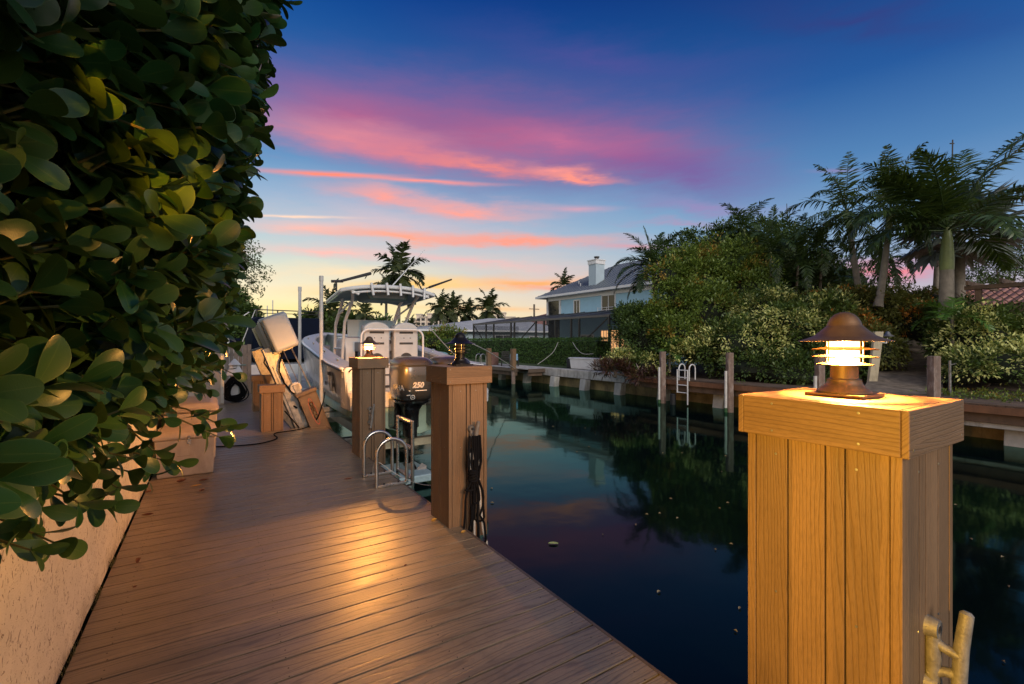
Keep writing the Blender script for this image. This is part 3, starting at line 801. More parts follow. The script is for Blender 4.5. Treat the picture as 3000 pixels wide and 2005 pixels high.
# ================================================================ rope bundle on the middle cleat
rb = empty('rope_bundle', (1.80, 3.38, 0.0), 'black mooring rope coiled and hanging from the cleat of the middle pillar', 'rope')
m = MB(); yy = 3.372
for k, (xl, xr, zb_, dy) in enumerate(((-.050,-.012,-.02,0),(-.03,.012,-.07,-.016),(.002,.045,.06,-.004),(.020,.050,-.13,-.012),(-.052,.0,.33,-.02),(-.012,.014,.22,-.024))):
    z1 = .74; pts = []
    nn = 12
    for i in range(nn+1):
        f = i/nn; z = z1 + (zb_-z1)*f; pinch = 1 - 0.65*math.exp(-((z-0.40)/0.09)**2) - 0.5*math.exp(-((z-0.1)/0.05)**2)*(k%2)
        pts.append((1.80 + 1.5*xl*pinch*(0.6+0.7*f) + 0.004*math.sin(9*f+k), yy+dy, z))
    for i in range(1, 5):
        a = PI*i/5; pts.append((1.80 + (xl+xr)/2*1.95 - (xr-xl)/2*1.95*math.cos(a), yy+dy, zb_-0.03*math.sin(a)))
    for i in range(nn+1):
        f = 1-i/nn; z = z1 + (zb_-z1)*f; pinch = 1 - 0.65*math.exp(-((z-0.40)/0.09)**2) - 0.5*math.exp(-((z-0.1)/0.05)**2)*(k%2)
        pts.append((1.80 + 1.5*xr*pinch*(0.6+0.7*f) + 0.004*math.cos(8*f+k), yy+dy-0.008, z))
    m.tube(pts, 0.0088, 8)
for k in range(5):
    zc = 0.385 + k*0.016; pts = [(1.785+0.032*math.cos(2*PI*i/12), yy-0.008+0.026*math.sin(2*PI*i/12), zc+0.01*math.sin(2*PI*i/12+k)) for i in range(13)]
    m.tube(pts, 0.013, 8, False)
m.build('black_rope', M['ropeb'], rb, smooth=True)
m = MB()
m.tube([(1.835,3.375,.60),(1.842,3.37,.35),(1.86,3.37,.12),(1.88,3.37,-.05),(1.915,3.37,-.16),(1.925,3.38,-.24),(1.90,3.40,-.30),(1.86,3.42,-.30)], 0.010, 8)
m.tube([(1.765,3.372,.60),(1.77,3.368,.52),(1.762,3.37,.42)], 0.0075, 8)
m.tube([(1.80,3.37,.05),(1.80,3.37,-.1),(1.83,3.37,-.22)], 0.009, 8)
m.build('pale_rope', M['ropew'], rb, smooth=True)

# ================================================================ swim ladder
ld = empty('swim_ladder', (1.6, 5.0, 0.0), 'aluminium swim ladder with two hoop handrails at the deck edge', 'ladder')
for y0 in (4.78, 5.25):
    m = MB(); r = 0.16; pts = [(1.42, y0, 0.003)]
    zc = 0.33
    for i in range(0, 15):
        a = PI - PI*i/14; pts.append((1.58 + r*math.cos(a), y0, zc + r*math.sin(a)))
    pts.append((1.74, y0, 0.01)); m.tube(pts, 0.0185, 12); m.build('handrail', M['alu'], ld, smooth=True)
    m = MB(); m.box(1.43, 1.735, y0-0.022, y0+0.022, 0.0035, 0.028); fb = m.build('foot_plate', M['alu'], ld, bevel=0.003)
    for xx in (1.50, 1.65):
        m = MB(); m.tube([(xx, y0, 0.02), (xx, y0, 0.04)], 0.010, 6); m.build('bolt', M['darkmetal'], fb)
    m = MB(); m.tube([(1.805, y0, -1.3), (1.805, y0, 0.655)], 0.019, 12); m.build('stringer', M['alu'], ld, smooth=True)
    m = MB(); m.box(1.735, 1.80, y0-0.016, y0+0.016, -0.08, -0.03); m.build('bracket', M['alu'], ld, bevel=0.002)
for z in (0.64, 0.36, 0.04, -0.25, -0.53):
    m = MB(); m.box(1.780, 1.830, 4.80, 5.23, z-0.012, z+0.012); m.build('rung', M['alu'], ld, bevel=0.004)
m = MB(); pts = []
for i in range(30):
    f = i/29; pts.append((1.50+0.42*f-0.18*math.sin(PI*f), 5.2-0.7*f, 0.02 + 0.35*math.sin(PI*f)*(1-f)))
m.tube(pts, 0.0035, 5); m.build('thin_line', M['ropew'], label='thin pale line looped over the foot of the swim ladder', cat='rope', smooth=True)

# ================================================================ tan dock boxes
def dockbox(x0, x1, y0, y1, h, label, round_=0.02, latch=True):
    t = empty('dock_box', ((x0+x1)/2, (y0+y1)/2, 0), label, 'storage box', 'tan plastic boxes against the garden wall')
    tp = 0.02; zl = h*0.83
    m = MB(); vs = []
    for z, k in ((0.003, tp), (zl, 0)):
        vs += [(x0+k, y0+k, z), (x1-k, y0+k, z), (x1-k, y1-k, z), (x0+k, y1-k, z)]
    m.add(vs, [(0,3,2,1),(4,5,6,7),(0,1,5,4),(1,2,6,5),(2,3,7,6),(3,0,4,7)]); m.build('box_body', M['tan'], t, bevel=0.012, seg=3)
    m = MB(); o = 0.018; vs = []
    for z, k in ((zl+0.002, -o), (zl+0.045, -o), (h, 0.04)):
        vs += [(x0+k, y0+k, z), (x1-k, y0+k, z), (x1-k, y1-k, z), (x0+k, y1-k, z)]
    m.add(vs, [(0,3,2,1),(0,1,5,4),(1,2,6,5),(2,3,7,6),(3,0,4,7),(4,5,9,8),(5,6,10,9),(6,7,11,10),(7,4,8,11),(8,9,10,11)])
    m.build('lid', M['tan'], t, bevel=round_, seg=4, smooth=True)
    if latch:
        cx = (x0+x1)/2+0.03
        m = MB(); m.box(cx-0.018, cx+0.018, y0-0.004, y0+0.004, zl-0.055, zl+0.0); m.tube([(cx-.012,y0-.026,zl+.03),(cx+.012,y0-.026,zl+.03)], .008, 8); m.box(cx-0.007, cx+0.007, y0-0.028, y0-0.0045, zl-0.02, zl+0.03)
        m.tube([(cx,y0-.01,zl-.03),(cx+.006,y0-.014,zl-.07)], .005, 6); m.build('latch', M['alu'], t, bevel=0.001)
        m = MB(); pts = []
        for i in range(21):
            f = i/20; pts.append((x0+0.10+0.36*f, y0+0.0125, zl-0.07-0.115*min(1, math.sin(PI*min(f*1.0, .5))*1.25 if f < .5 else (1.0 if f < .62 else 1.0-(f-.62)*1.3))))
        m.tube(pts, 0.004, 6); m.build('moulded_line', M['groove'], t)
    return t
dockbox(-0.525, 0.035, 6.35, 6.98, 0.50, 'tan dock box with metal latch standing against the cream wall')
dockbox(-0.50, 0.06, 7.15, 8.25, 0.72, 'taller tan box with rounded lid behind the latched box', 0.09, False)
m = MB(); m.box(-0.5, 0.25, 13.1, 13.6, 0.003, 1.30); cb = m.build('deck_cabinet', M['tan'], label='upright tan cabinet at the far end of the deck', cat='cabinet', bevel=0.015)
m = MB(); m.box(0.18, 0.24, 13.085, 13.099, 0.05, 1.25)
m.build('hinge_strip', M['alu'], cb)

# power pedestal with hose
pc = Vector((0.48, 13.55, 0))
t = empty('dock_pedestal', pc, 'white dock power pedestal with pyramid cap at the far deck end', 'power pedestal')
m = MB(); m.loft([[(pc.x+sx*a, pc.y+sy*a, z) for sx, sy in ((-1,-1),(1,-1),(1,1),(-1,1))] for z, a in ((0.003,.085),(.66,.075),(.68,.20),(.90,.10),(.93,.14),(1.08,.02))]); m.build('body', M['white'], t, bevel=0.006)
m = MB(); m.box(pc.x-.06, pc.x+.06, pc.y-.13, pc.y+.02, .905, .945); m.build('lens', M['lampoff'], t)
m = MB()
for k in range(26):
    ph = rnd.uniform(0, 6); a0 = rnd.uniform(.10, .20); b0 = rnd.uniform(.18, .30); cx0 = pc.x+rnd.uniform(-.06,.06); cz0 = .34+rnd.uniform(-.03,.03)
    pts = [(cx0+a0*(1.15-0.55*math.sin(2*PI*i/26))*math.cos(2*PI*i/26), pc.y-.12-rnd.uniform(0,.01)-.002*k, max(.02, cz0+b0*math.sin(2*PI*i/26))) for i in range(27)]
    m.tube(pts, 0.013, 6, False)
m.build('hose_coil', M['ropeb'], label='thick coil of black hose hung on the power pedestal', cat='hose', smooth=True)

# grey slatted fence behind
m = MB(); xs = -0.45
while xs < 0.95:
    m.box(xs, xs+0.10, 15.2, 15.225, 0.02, 1.43+rnd.uniform(-.01,.01)); xs += 0.108
fo = m.build('slat_fence', M['fence'], label='weathered grey upright slat fence closing the far deck end', cat='fence', bevel=0.003)
for z in (.3, 1.1):
    m = MB(); m.box(-0.45, 0.95, 15.228, 15.27, z, z+.08); m.build('rail', M['fence'], fo)
m = MB(); m.tube([(0.62, 15.0, 0), (0.62, 15.0, .8), (.68, 15.0, .86), (.80, 15.0, .86)], .018, 10); m.build('standpipe', plain('green_pipe', (.10,.20,.18), .5), label='bent green standpipe in front of the grey fence', cat='pipe', smooth=True)

# cable over the deck
def cable(name, pts, r, mat, label, cat='cable'):
    P2 = [Vector(p) for p in pts]; out = []
    for i in range(len(P2)-1):
        a = P2[max(0,i-1)]; b = P2[i]; c = P2[i+1]; d_ = P2[min(len(P2)-1,i+2)]
        for k in range(6):
            q = k/6; out.append(0.5*((2*b)+(c-a)*q+(2*a-5*b+4*c-d_)*q*q+(3*b-a-3*c+d_)*q**3))
    out.append(P2[-1]); m = MB(); m.tube(out, r, 7)
    return m.build(name, mat, label=label, cat=cat, smooth=True)
cable('power_cable', [PG(x, y, .012) for x, y in ((560,1312),(640,1309),(700,1306),(760,1300),(800,1290),(812,1283),(803,1274),(812,1268),(850,1263),(885,1256),(915,1246))] + [P(930,1225,8.2), P(945,1185,8.2), P(952,1150,8.4)], 0.0095, M['ropeb'], 'black cable trailing over the deck from the lift frame to the tan boxes')

# dead leaves on the deck
def leaf_on(px, py, ln, ang, mat, curl, label, name='dry_leaf'):
    c = PG(px, py, .004); m = MB(); vs=[]; fs=[]
    n = 8
    for i in range(n+1):
        f = i/n; w_ = 0.34*ln*math.sin(PI*f)**.8*.5
        for j in (-1, 0, 1):
            p = Vector(((f-.5)*ln, j*w_, .002 + curl*ln*(abs(j)*.6*math.sin(PI*f) + (f-.5)**2*1.6)))
            q = Matrix.Rotation(ang, 3, 'Z') @ p; vs.append(c+q)
    for i in range(n):
        for j in range(2): a=i*3+j; fs.append((a,a+1,a+4,a+3))
    m.add(vs, fs); return m.build(name, mat, label=label, cat='leaf', solid=0.0008)
for a in ((531,1413,.10,.5,'dryleaf',.5,'curled brown leaf closest to the front of the latched box'),
          (596,1409,.10,.3,'dryleaf',.25,'thin brown leaf to the right of the curled one before the latched box'),
          (575,1424,.11,.35,'yelleaf',.1,'yellow pointed leaf before the latched box'),
          (592,1440,.08,.9,'dryleaf',.4,'dark folded leaf below the yellow leaf'),
          (437,1442,.10,.8,'dryleaf',.2,'red brown leaf against the foot of the wall'),
          (432,1511,.09,-.1,'dryleaf',.3,'broad brown leaf beside the wall in the middle of its length'),
          (405,1650,.06,1.2,'dryleaf',.9,'upturned dark red leaf in the left foreground'),
          (1020,1405,.10,.0,'dryleaf',.2,'reddish leaf left of the swim ladder'),
          (907,1476,.06,.3,'floatleaf',.1,'small pale leaf in the middle of the deck'),
          (1272,1528,.07,.4,'yelleaf',.5,'orange leaf at the left foot of the middle pillar'),
          (1357,1562,.05,.2,'yelleaf',.5,'orange leaf at the deck edge right of the middle pillar'),
          (1188,1660,.025,.4,'dryleaf',.8,'tiny dark crumb of leaf in the lamplit patch'),
          (395,1722,.025,.4,'dryleaf',.6,'tiny dark leaf bit near the left wall')):
    leaf_on(a[0], a[1], a[2], a[3], M[a[4]], a[5], a[6])
fl_px = [(1621,1250),(1690,1325),(1725,1310),(1965,1462),(1933,1505),(1895,1508),(2132,1474),(2142,1595),(2096,1611),(2108,1490),(1766,1567),(1930,1735),(2167,1783),(2155,1850),(1998,1328),(2126,1337),(2115,1383),(1942,1328),(1440,1432),(1442,1474),(2955,1719),(2937,1633),(2800,1480),(2845,1580),(2940,1940),(1714,1255),(1745,1273),(1782,1232),(1985,1519),(1862,1538)]
first = None
for i, (x, y) in enumerate(fl_px):
    c = PG(x, y, WATER+.006)
    if first is None:
        m = MB(); vs=[];fs=[]
        for k in range(7):
            f = k/6; ww = .030*math.sin(PI*f)**.7
            for j in (-1,0,1): vs.append(c+Vector(((f-.5)*.08, j*ww*.6, .002+.012*abs(j)*math.sin(PI*f))))
        for k in range(6):
            for j in range(2): a=k*3+j; fs.append((a,a+1,a+4,a+3))
        m.add(vs, fs); first = m.build('floating_leaf', M['floatleaf'], label='pale dead leaf floating on the dark canal water', cat='leaf', group='dead leaves floating on the canal', solid=.0008)
        base0 = first.location - c
    else:
        o = first.copy(); COL.objects.link(o); o.location = c+base0; o.rotation_euler = (0,0,rnd.uniform(0,6)); s_ = rnd.uniform(.3,.75); o.scale = (s_,s_,1)
leaf_w = PG(1621,1594,WATER+.006)
m = MB(); vs=[];fs=[]
for k in range(9):
    f=k/8
    for j in (-1,0,1): vs.append(leaf_w+Matrix.Rotation(-.6,3,'Z')@Vector(((f-.5)*.11, j*.029*math.sin(PI*f)**.6, .003+.01*abs(j))))
for k in range(8):
    for j in range(2): a=k*3+j; fs.append((a,a+1,a+4,a+3))
m.add(vs,fs); m.build('floating_leaf', plain('green_float', (.30,.36,.14), .5), label='single large yellow green leaf floating near the deck', cat='leaf', solid=.001)

# ================================================================ broadleaf hedge above the wall
hz = [0.93, 1.03, 1.12, 1.25, 1.8, 2.5, 3.5, 5.2]; hv = [-.50, -.36, -.20, -.06, .04, .14, .27, .30]
def hsurf(u, z):
    v = np.interp(z, hz, hv)
    v = v - 0.34*np.clip((1.75-u)/1.0, 0, 1)*np.clip((z-1.0)/.5, .3, 1) - 0.015*np.clip(u-5, 0, 9)
    return v + 0.05*math.sin(u*3.1+z*1.7)*math.cos(z*3.7-u)
hd = empty('broadleaf_hedge', (-0.6, 3.0, 1.0), 'tall dense hedge with large rounded glossy leaves overhanging the left of the deck', 'hedge')
C=[];D=[];N=[];L=[];W=[]; st = MB()
def twig(root, d, nl, ls, r=0.004, pairs=3):
    d = d.normalized(); ln = 0.05*pairs+0.04
    tip = root + d*ln; st.tube([root - d*0.22 + Vector((-.03,0,-.05)), root, tip], [r*1.6, r, r*.6], 5, False)
    a = d.orthogonal().normalized(); b = d.cross(a); ph = rnd.uniform(0, 6)
    for k in range(pairs+1):
        f = (k+0.4)/(pairs+.4); q = root + d*ln*f
        for s_ in (0, PI):
            an = ph + k*PI/2 + s_
            side = a*math.cos(an) + b*math.sin(an)
            open_ = 1.15 - 0.55*f + rnd.uniform(-.2,.2)
            dv = side*open_ + d*(0.55+0.5*f) + Vector((rnd.uniform(-.25,.25), rnd.uniform(-.25,.25), rnd.uniform(-.35,.1)))
            nv = d*1.0 - side*0.55 + Vector((rnd.uniform(-.3,.3), rnd.uniform(-.3,.3), .25))
            l = ls*rnd.uniform(.75, 1.15)*(0.8 + .3*(1-f))
            C.append(q); D.append(dv); N.append(nv); L.append(l); W.append(l*rnd.uniform(.50,.68))
cnt = 0
while cnt < 5600:
    u = rnd.uniform(0.25, 9.6); z = rnd.uniform(0.98, 2.4+.62*min(u, 5.2))
    if u > 5 and rnd.random() < .25: continue
    v = hsurf(u, z) - abs(rnd.gauss(0, .09)) - .05
    if z < 1.15: v -= rnd.uniform(0, .15)
    root = Vector((v, u, z))
    Yc = v*ST+u*CT; Xc = v*CT-u*ST
    if Yc > .1 and Yc < 4.2 and 1002.5-(z-EYE)*F/Yc > 1390-.50*(1500+Xc/Yc*F): continue
    if u < 0.55 and v > -0.33: continue
    if root.x**2 + root.y**2 + (root.z-1.5)**2 < 0.50: continue
    d_ = Vector((1.0, rnd.uniform(-.75,.45), rnd.uniform(-.25,.75) - (0.55 if z < 1.25 else 0)))
    twig(root - d_.normalized()*0.12, d_, 0, .096, pairs=3 if rnd.random() < .7 else 2); cnt += 1
for k in range(330):  # unseen twigs added behind the camera to dapple the leaf beam
    root = Vector((rnd.uniform(-.62,-.26), rnd.uniform(-1.6, .2), rnd.uniform(1.2, 3.2)))
    if (root-Vector((0,0,1.5))).length < .42: continue
    twig(root, Vector((1, rnd.uniform(-.5,.5), rnd.uniform(-.2,.6))), 0, .10)
# trailing sprigs along the lower edge
for (px, py, Y) in ((90,1560,1.2),(20,1590,1.15),(40,1470,1.2),(180,1440,1.35),(250,1470,1.45),(300,1400,1.5),(120,1380,1.25),(370,1380,1.6),(415,1290,1.7),(600,1262,2.0),(625,1235,2.1),(465,1345,1.8),(330,1330,1.5),(60,1330,1.1),(200,1320,1.3),(440,1195,1.7),(560,1130,2.2),(650,1080,2.6),(655,1010,2.8),(670,930,3.2)):
    p = P(px, py, Y); d_ = Vector((rnd.uniform(.5,.9), rnd.uniform(-.5,.0), rnd.uniform(-.6,-.1)))
    twig(p - d_.normalized()*.13, d_, 0, .098, pairs=3)
# leafy shoots in the upper left corner, close to the camera, catching the lamp
for (px, py, Y) in ((330,200,.95),(130,160,.9),(420,130,1.0),(250,330,.95),(120,350,.92),(40,540,.9),(300,480,.92),(480,420,1.05),(560,250,1.2),(200,620,.95),(420,640,1.05),(90,760,.95),(330,800,1.0),(520,560,1.15),(560,760,1.25),(120,960,1.0),(380,960,1.1),(600,430,1.4),(640,140,1.6),(60,60,.95),(250,60,1.0),(480,20,1.15),(640,620,1.5),(560,960,1.35),(240,1130,1.1),(420,1110,1.3)):
    p = P(px, py, Y); d_ = Vector((rnd.uniform(.2,.8), rnd.uniform(-.6,-.1), rnd.uniform(-.35,.45)))
    twig(p - d_.normalized()*.13, d_, 0, .125, pairs=3 if rnd.random() < .6 else 2)
leafmesh('foliage', C, D, N, L, W, T_OBOV, M['clusia'], hd)
st.build('branches', M['stem'], hd, smooth=True)
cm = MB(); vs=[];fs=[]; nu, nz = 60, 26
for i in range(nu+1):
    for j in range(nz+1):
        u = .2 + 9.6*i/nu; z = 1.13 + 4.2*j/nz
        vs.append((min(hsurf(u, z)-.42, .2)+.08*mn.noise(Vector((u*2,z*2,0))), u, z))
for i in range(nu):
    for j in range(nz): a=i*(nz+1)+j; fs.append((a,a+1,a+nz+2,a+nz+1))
cm.add(vs, fs); cm.box(-1.3, -.75, -.3, 9.8, 1.0, 5.2); cm.build('shaded_core', M['core'], hd, smooth=True)  # dark sheet and slab stand in for the hedge's shadowed inside
# ================================================================ the boat on its lift
BX, BY = 3.2, 8.15
bt = empty('center_console_boat', (BX, BY+4, 0.0), 'white centre console fishing boat with hardtop and twin outboards raised on the lift', 'boat')
st_y = [0, .5, 1.2, 2, 3, 4, 5, 6, 6.8, 7.5, 8.1, 8.5]
def hb(y): return float(np.interp(y, st_y, [1.33,1.345,1.36,1.36,1.355,1.32,1.22,1.02,.78,.50,.22,.03]))
def hs(y): return float(np.interp(y, [0,1.0,2,3,4.4,6.5,8.5], [1.06,1.12,1.24,1.36,1.50,1.66,1.80]))
def hc(y): return float(np.interp(y, st_y, [.22,.22,.23,.25,.28,.34,.44,.60,.78,.98,1.25,1.6]))
def hk(y): return float(np.interp(y, st_y, [-.18,-.18,-.18,-.18,-.16,-.12,-.04,.12,.34,.66,1.08,1.55]))
ys = list(np.linspace(0, 8.5, 40))
def hull_side(sg, part):
    rings = []
    for y in ys:
        b, s, c, k = hb(y), hs(y), hc(y), hk(y); cb = b*(.90 if y < 5 else .90-.25*(y-5)/3.5); r = []
        if part == 'bottom':
            for f in (0, .35, .7, 1.0): r.append((BX+sg*cb*f, BY+y, k+(c-k)*f**1.15))
            r.append((BX+sg*(cb+.03), BY+y, c+.015)); r.append((BX+sg*(cb+(b-cb)*.20), BY+y, c+(s-c)*.20))
        else:
            for f in (.20, .4, .6, .8, .93): r.append((BX+sg*(cb+(b-cb)*f**.8), BY+y, c+(s-c)*f))
            r += [(BX+sg*(b+.025), BY+y, s-.05), (BX+sg*(b+.03), BY+y, s-.02), (BX+sg*b, BY+y, s)]
        rings.append(r)
    return rings
h = MB()
for sg in (-1, 1): h.loft(hull_side(sg, 'side'), close=False, caps=False)
h.build('hull', M['gel'], bt, smooth=True, solid=.02)
h = MB()
for sg in (-1, 1): h.loft(hull_side(sg, 'bottom'), close=False, caps=False)
h.build('hull_bottom', M['mint'], bt, smooth=True, solid=.02)
h = MB()          # black rub rail
for sg in (-1, 1): h.tube([(BX+sg*(hb(y)+.035), BY+y, hs(y)-.045) for y in ys], .018, 6)
h.build('rub_rail', M['alud'], bt, smooth=True)
h = MB()          # gunwale cap and inner liner
for sg in (-1, 1):
    rings = []
    for y in ys:
        b, s = hb(y), hs(y); wv = min(.30, b*.8); 
        rings.append([(BX+sg*b, BY+y, s), (BX+sg*(b-.05), BY+y, s+.025), (BX+sg*(b-wv), BY+y, s+.02), (BX+sg*(b-wv-.02), BY+y, s-.02), (BX+sg*(b-wv+.04), BY+y, s-.12), (BX+sg*(b-wv+.05), BY+y, .42)])
    h.loft(rings, close=False, caps=False)
h.add([(BX-1.1,BY+.3,.44),(BX+1.1,BY+.3,.44),(BX+.9,BY+6.2,.50),(BX-.9,BY+6.2,.50)], [(0,1,2,3)])
h.build('gunwale', M['gelin'], bt, smooth=True)
# transom and stern quarters
h = MB(); z0 = .42
outl = [(-.86,z0-.16),(-1.22,.24),(-1.30,.6),(-1.335,1.0),(-1.31,1.07),(-1.05,1.09),(-.86,1.06),(-.80,.96),(-.76,.70),(-.70,.62),(.70,.62),(.76,.70),(.80,.96),(.86,1.06),(1.05,1.09),(1.31,1.07),(1.335,1.0),(1.30,.6),(1.22,.24),(.86,z0-.16)]
outl = [(x, max(z, .34)) if abs(x) < 1.25 and z < .34 else (x, z) for x, z in outl]
h.prism([(BX+x, z) for x, z in outl], BY-.04, BY+.10, 'y')
h.build('transom', M['gel'], bt, bevel=.03, seg=3, smooth=True)
h = MB(); h.prism([(BX+x, z) for x, z in ((0,-.18),(-.55,-.05),(-1.17,.21),(-1.25,.335),(1.25,.335),(1.17,.21),(.55,-.05))], BY-.03, BY+.08, 'y'); h.build('lower_transom', M['mint'], bt, bevel=.01)
for sg in (-1, 1):   # moulded quarter steps that run aft beside the engines
    q = MB(); rings = []
    for yy, zt, k in ((-.42, .50, .0), (-.40, .60, .0), (-.30, .64, .0), (-.14, .68, 0), (-.02, .92, 0), (.10, 1.04, 0), (.30, 1.09, 0)):
        xa, xb = .84, 1.30+.02*(yy > 0)
        if yy < -.35: xb -= .08
        rings.append([(BX+sg*xa, BY+yy, .36), (BX+sg*xb, BY+yy, .36), (BX+sg*xb, BY+yy, zt-.05), (BX+sg*(xb-.05), BY+yy, zt), (BX+sg*(xa+.05), BY+yy, zt), (BX+sg*xa, BY+yy, zt-.05)])
    q.loft(rings); q.build('stern_step', M['gel'], bt, bevel=.025, seg=3, smooth=True)
q = MB(); q.ball((BX-1.09, BY-.20+.02, .80), (.028, .05, .085), 12, 8); q.build('stern_light', M['glassd'], bt, smooth=True)
for k in (0, 1, 2):
    q = MB(); q.lathe([(0,.005),(.035,.004),(.036,0)], (BX+(.52,-.52,.98)[k], BY-.045, (.16,.16,.20)[k]), 14, Matrix.Rotation(R(90),3,'X')); q.build('drain_fitting', M['groove'], bt)
for (y_, o_) in ((1.0,.14),(2.2,.14),(3.6,.14),(5.0,.14)):
    for sg in (-1, 1):
        q = MB(); xx = BX+sg*(hb(y_)-o_); zz = hs(y_)+.028; q.tube([(xx,BY+y_-.11,zz+.03),(xx,BY+y_-.04,zz+.036),(xx,BY+y_+.04,zz+.036),(xx,BY+y_+.11,zz+.03)], .009, 8); q.tube([(xx,BY+y_-.035,zz-.01),(xx,BY+y_-.035,zz+.034)], .009, 6); q.tube([(xx,BY+y_+.035,zz-.01),(xx,BY+y_+.035,zz+.034)], .009, 6); q.build('deck_cleat', M['chrome'], bt, smooth=True)
# lettering on the port side
vs, fs = text_mesh('- TA', .50, .003, .35, .012)
b_ = MB(); out = []
for v in vs:
    y_ = 1.15 - v.x; z_ = .74 + v.y; f = (z_-hc(y_))/(hs(y_)-hc(y_)); b = hb(y_); cb = b*.90
    out.append((BX-(cb+(b-cb)*max(.01,f)**.8)-.020-abs(v.z)*2, BY+y_, z_))
b_.add(out, fs); b_.build('hull_lettering', M['decalb'], bt)
# cockpit: leaning post with two seats
SY = BY+1.75
q = MB(); q.box(BX-.62, BX+.62, SY-.30, SY+.35, .45, 1.02); q.build('seat_base', M['gelin'], bt, bevel=.05, seg=3, smooth=True)
q = MB(); q.box(BX-.55, BX+.55, SY-.312, SY-.300, .55, .60); q.box(BX-.55, BX+.55, SY-.312, SY-.300, .80, .83); q.build('drawer_line', M['alud'], bt)
q = MB(); q.box(BX-.66, BX+.66, SY-.34, SY+.40, 1.02, 1.055); q.build('seat_shelf', M['gel'], bt, bevel=.015)
for sx in (-.315, .315):
    c = BX+sx; poly = []
    for i in range(17):
        a = PI*i/16; poly.append((.27*math.cos(a), 1.76+.16*math.sin(a)))
    poly = [(c+x, z) for x, z in [(.27,1.10)]+poly+[(-.27,1.10)]]
    q = MB(); q.prism(poly, SY-.22, SY-.08, 'y'); sb = q.build('seat_back', M['gelin'], bt, bevel=.03, seg=3, smooth=True)
    q = MB()
    for z_ in (1.70, 1.47): q.box(c-.15, c+.15, SY-.228, SY-.2185, z_-.022, z_+.022)
    q.lathe([(0,.006),(.012,.004),(.013,0)], (c-.05, SY-.219, 1.585), 8, Matrix.Rotation(R(90),3,'X')); q.lathe([(0,.006),(.012,.004),(.013,0)], (c+.09, SY-.219, 1.585), 8, Matrix.Rotation(R(90),3,'X'))
    q.build('slot', M['alud'], sb, bevel=.004)
    q = MB(); q.prism([(c+.14*math.cos(PI*i/10), 1.13+.14*math.sin(PI*i/10)) for i in range(11)], SY-.229, SY-.219, 'y'); q.build('arch_recess', M['alud'], sb)
    q = MB(); q.box(c-.25, c+.25, SY-.08, SY+.38, 1.12, 1.30); q.box(c-.27, c+.27, SY-.06, SY+.06, 1.28, 1.86); q.build('cushion', M['seat'], bt, bevel=.045, seg=3, smooth=True)
    for sg in (-1, 1):
        q = MB(); q.box(c+sg*.29-.03, c+sg*.29+.03, SY-.02, SY+.34, 1.30, 1.50); q.build('armrest', M['seat'], bt, bevel=.02, seg=3, smooth=True)
q = MB(); pts = [(BX-.66, SY-.30, 1.05), (BX-.66, SY-.31, 1.45)]
for i in range(7): a = PI-PI/2*i/6; pts.append((BX-.50+.16*math.cos(a), SY-.31, 1.60+.16*math.sin(a)))
for i in range(7): a = PI/2-PI/2*i/6; pts.append((BX+.50+.16*math.cos(a), SY-.31, 1.60+.16*math.sin(a)))
pts += [(BX+.66, SY-.31, 1.45), (BX+.66, SY-.30, 1.05)]
q.tube(pts, .022, 10); q.build('seat_rail', M['white'], bt, smooth=True)
for k in range(3):
    q = MB(); q.lathe([(0,.02),(.045,.018),(.05,0)], (BX+(-.05,.07,0)[k]-.02, SY-.10, (1.70,1.66,1.50)[k]), 14, Matrix.Rotation(R(90),3,'X')); q.build('speaker', M['rubber'], bt, smooth=True)
# console with windscreen
CY_ = SY+1.15
q = MB(); q.prism([(CY_, .45), (CY_, 1.35), (CY_+.18, 1.62), (CY_+.95, 1.62), (CY_+1.15, 1.25), (CY_+1.2, .45)], BX-.62, BX+.62, 'x'); q.build('console', M['gel'], bt, bevel=.04, seg=3, smooth=True)
q = MB(); q.box(BX-.56, BX+.56, CY_+.10, CY_+.13, 1.62, 2.02); q.build('windscreen_panel', M['palewall'], bt, bevel=.01)
q = MB(); q.box(BX-.42, BX-.28, CY_-.012, CY_-.002, .78, .98); q.box(BX-.42, BX-.28, CY_-.012, CY_-.002, 1.12, 1.30); q.build('console_screen', M['glassd'], bt)
q = MB(); q.tube([(BX+.19*math.cos(a/16*2*PI), CY_-.15, 1.38+.19*math.sin(a/16*2*PI)) for a in range(17)], .014, 6, False); q.build('steering_wheel', M['alud'], bt, smooth=True)
q = MB(); q.prism([(BX-1.00+x, z) for x, z in ((0,.78),(.34,.78),(.34,1.12),(0,1.12))], BY+3.0, BY+3.4, 'y'); q.build('quilted_bolster', M['seat'], bt, bevel=.04, seg=3, smooth=True); q = MB(); q.box(BX-1.0, BX-.60, BY+4.6, BY+4.8, .8, 1.42); q.build('quilted_bolster', M['seat'], bt, bevel=.04, seg=3, smooth=True)
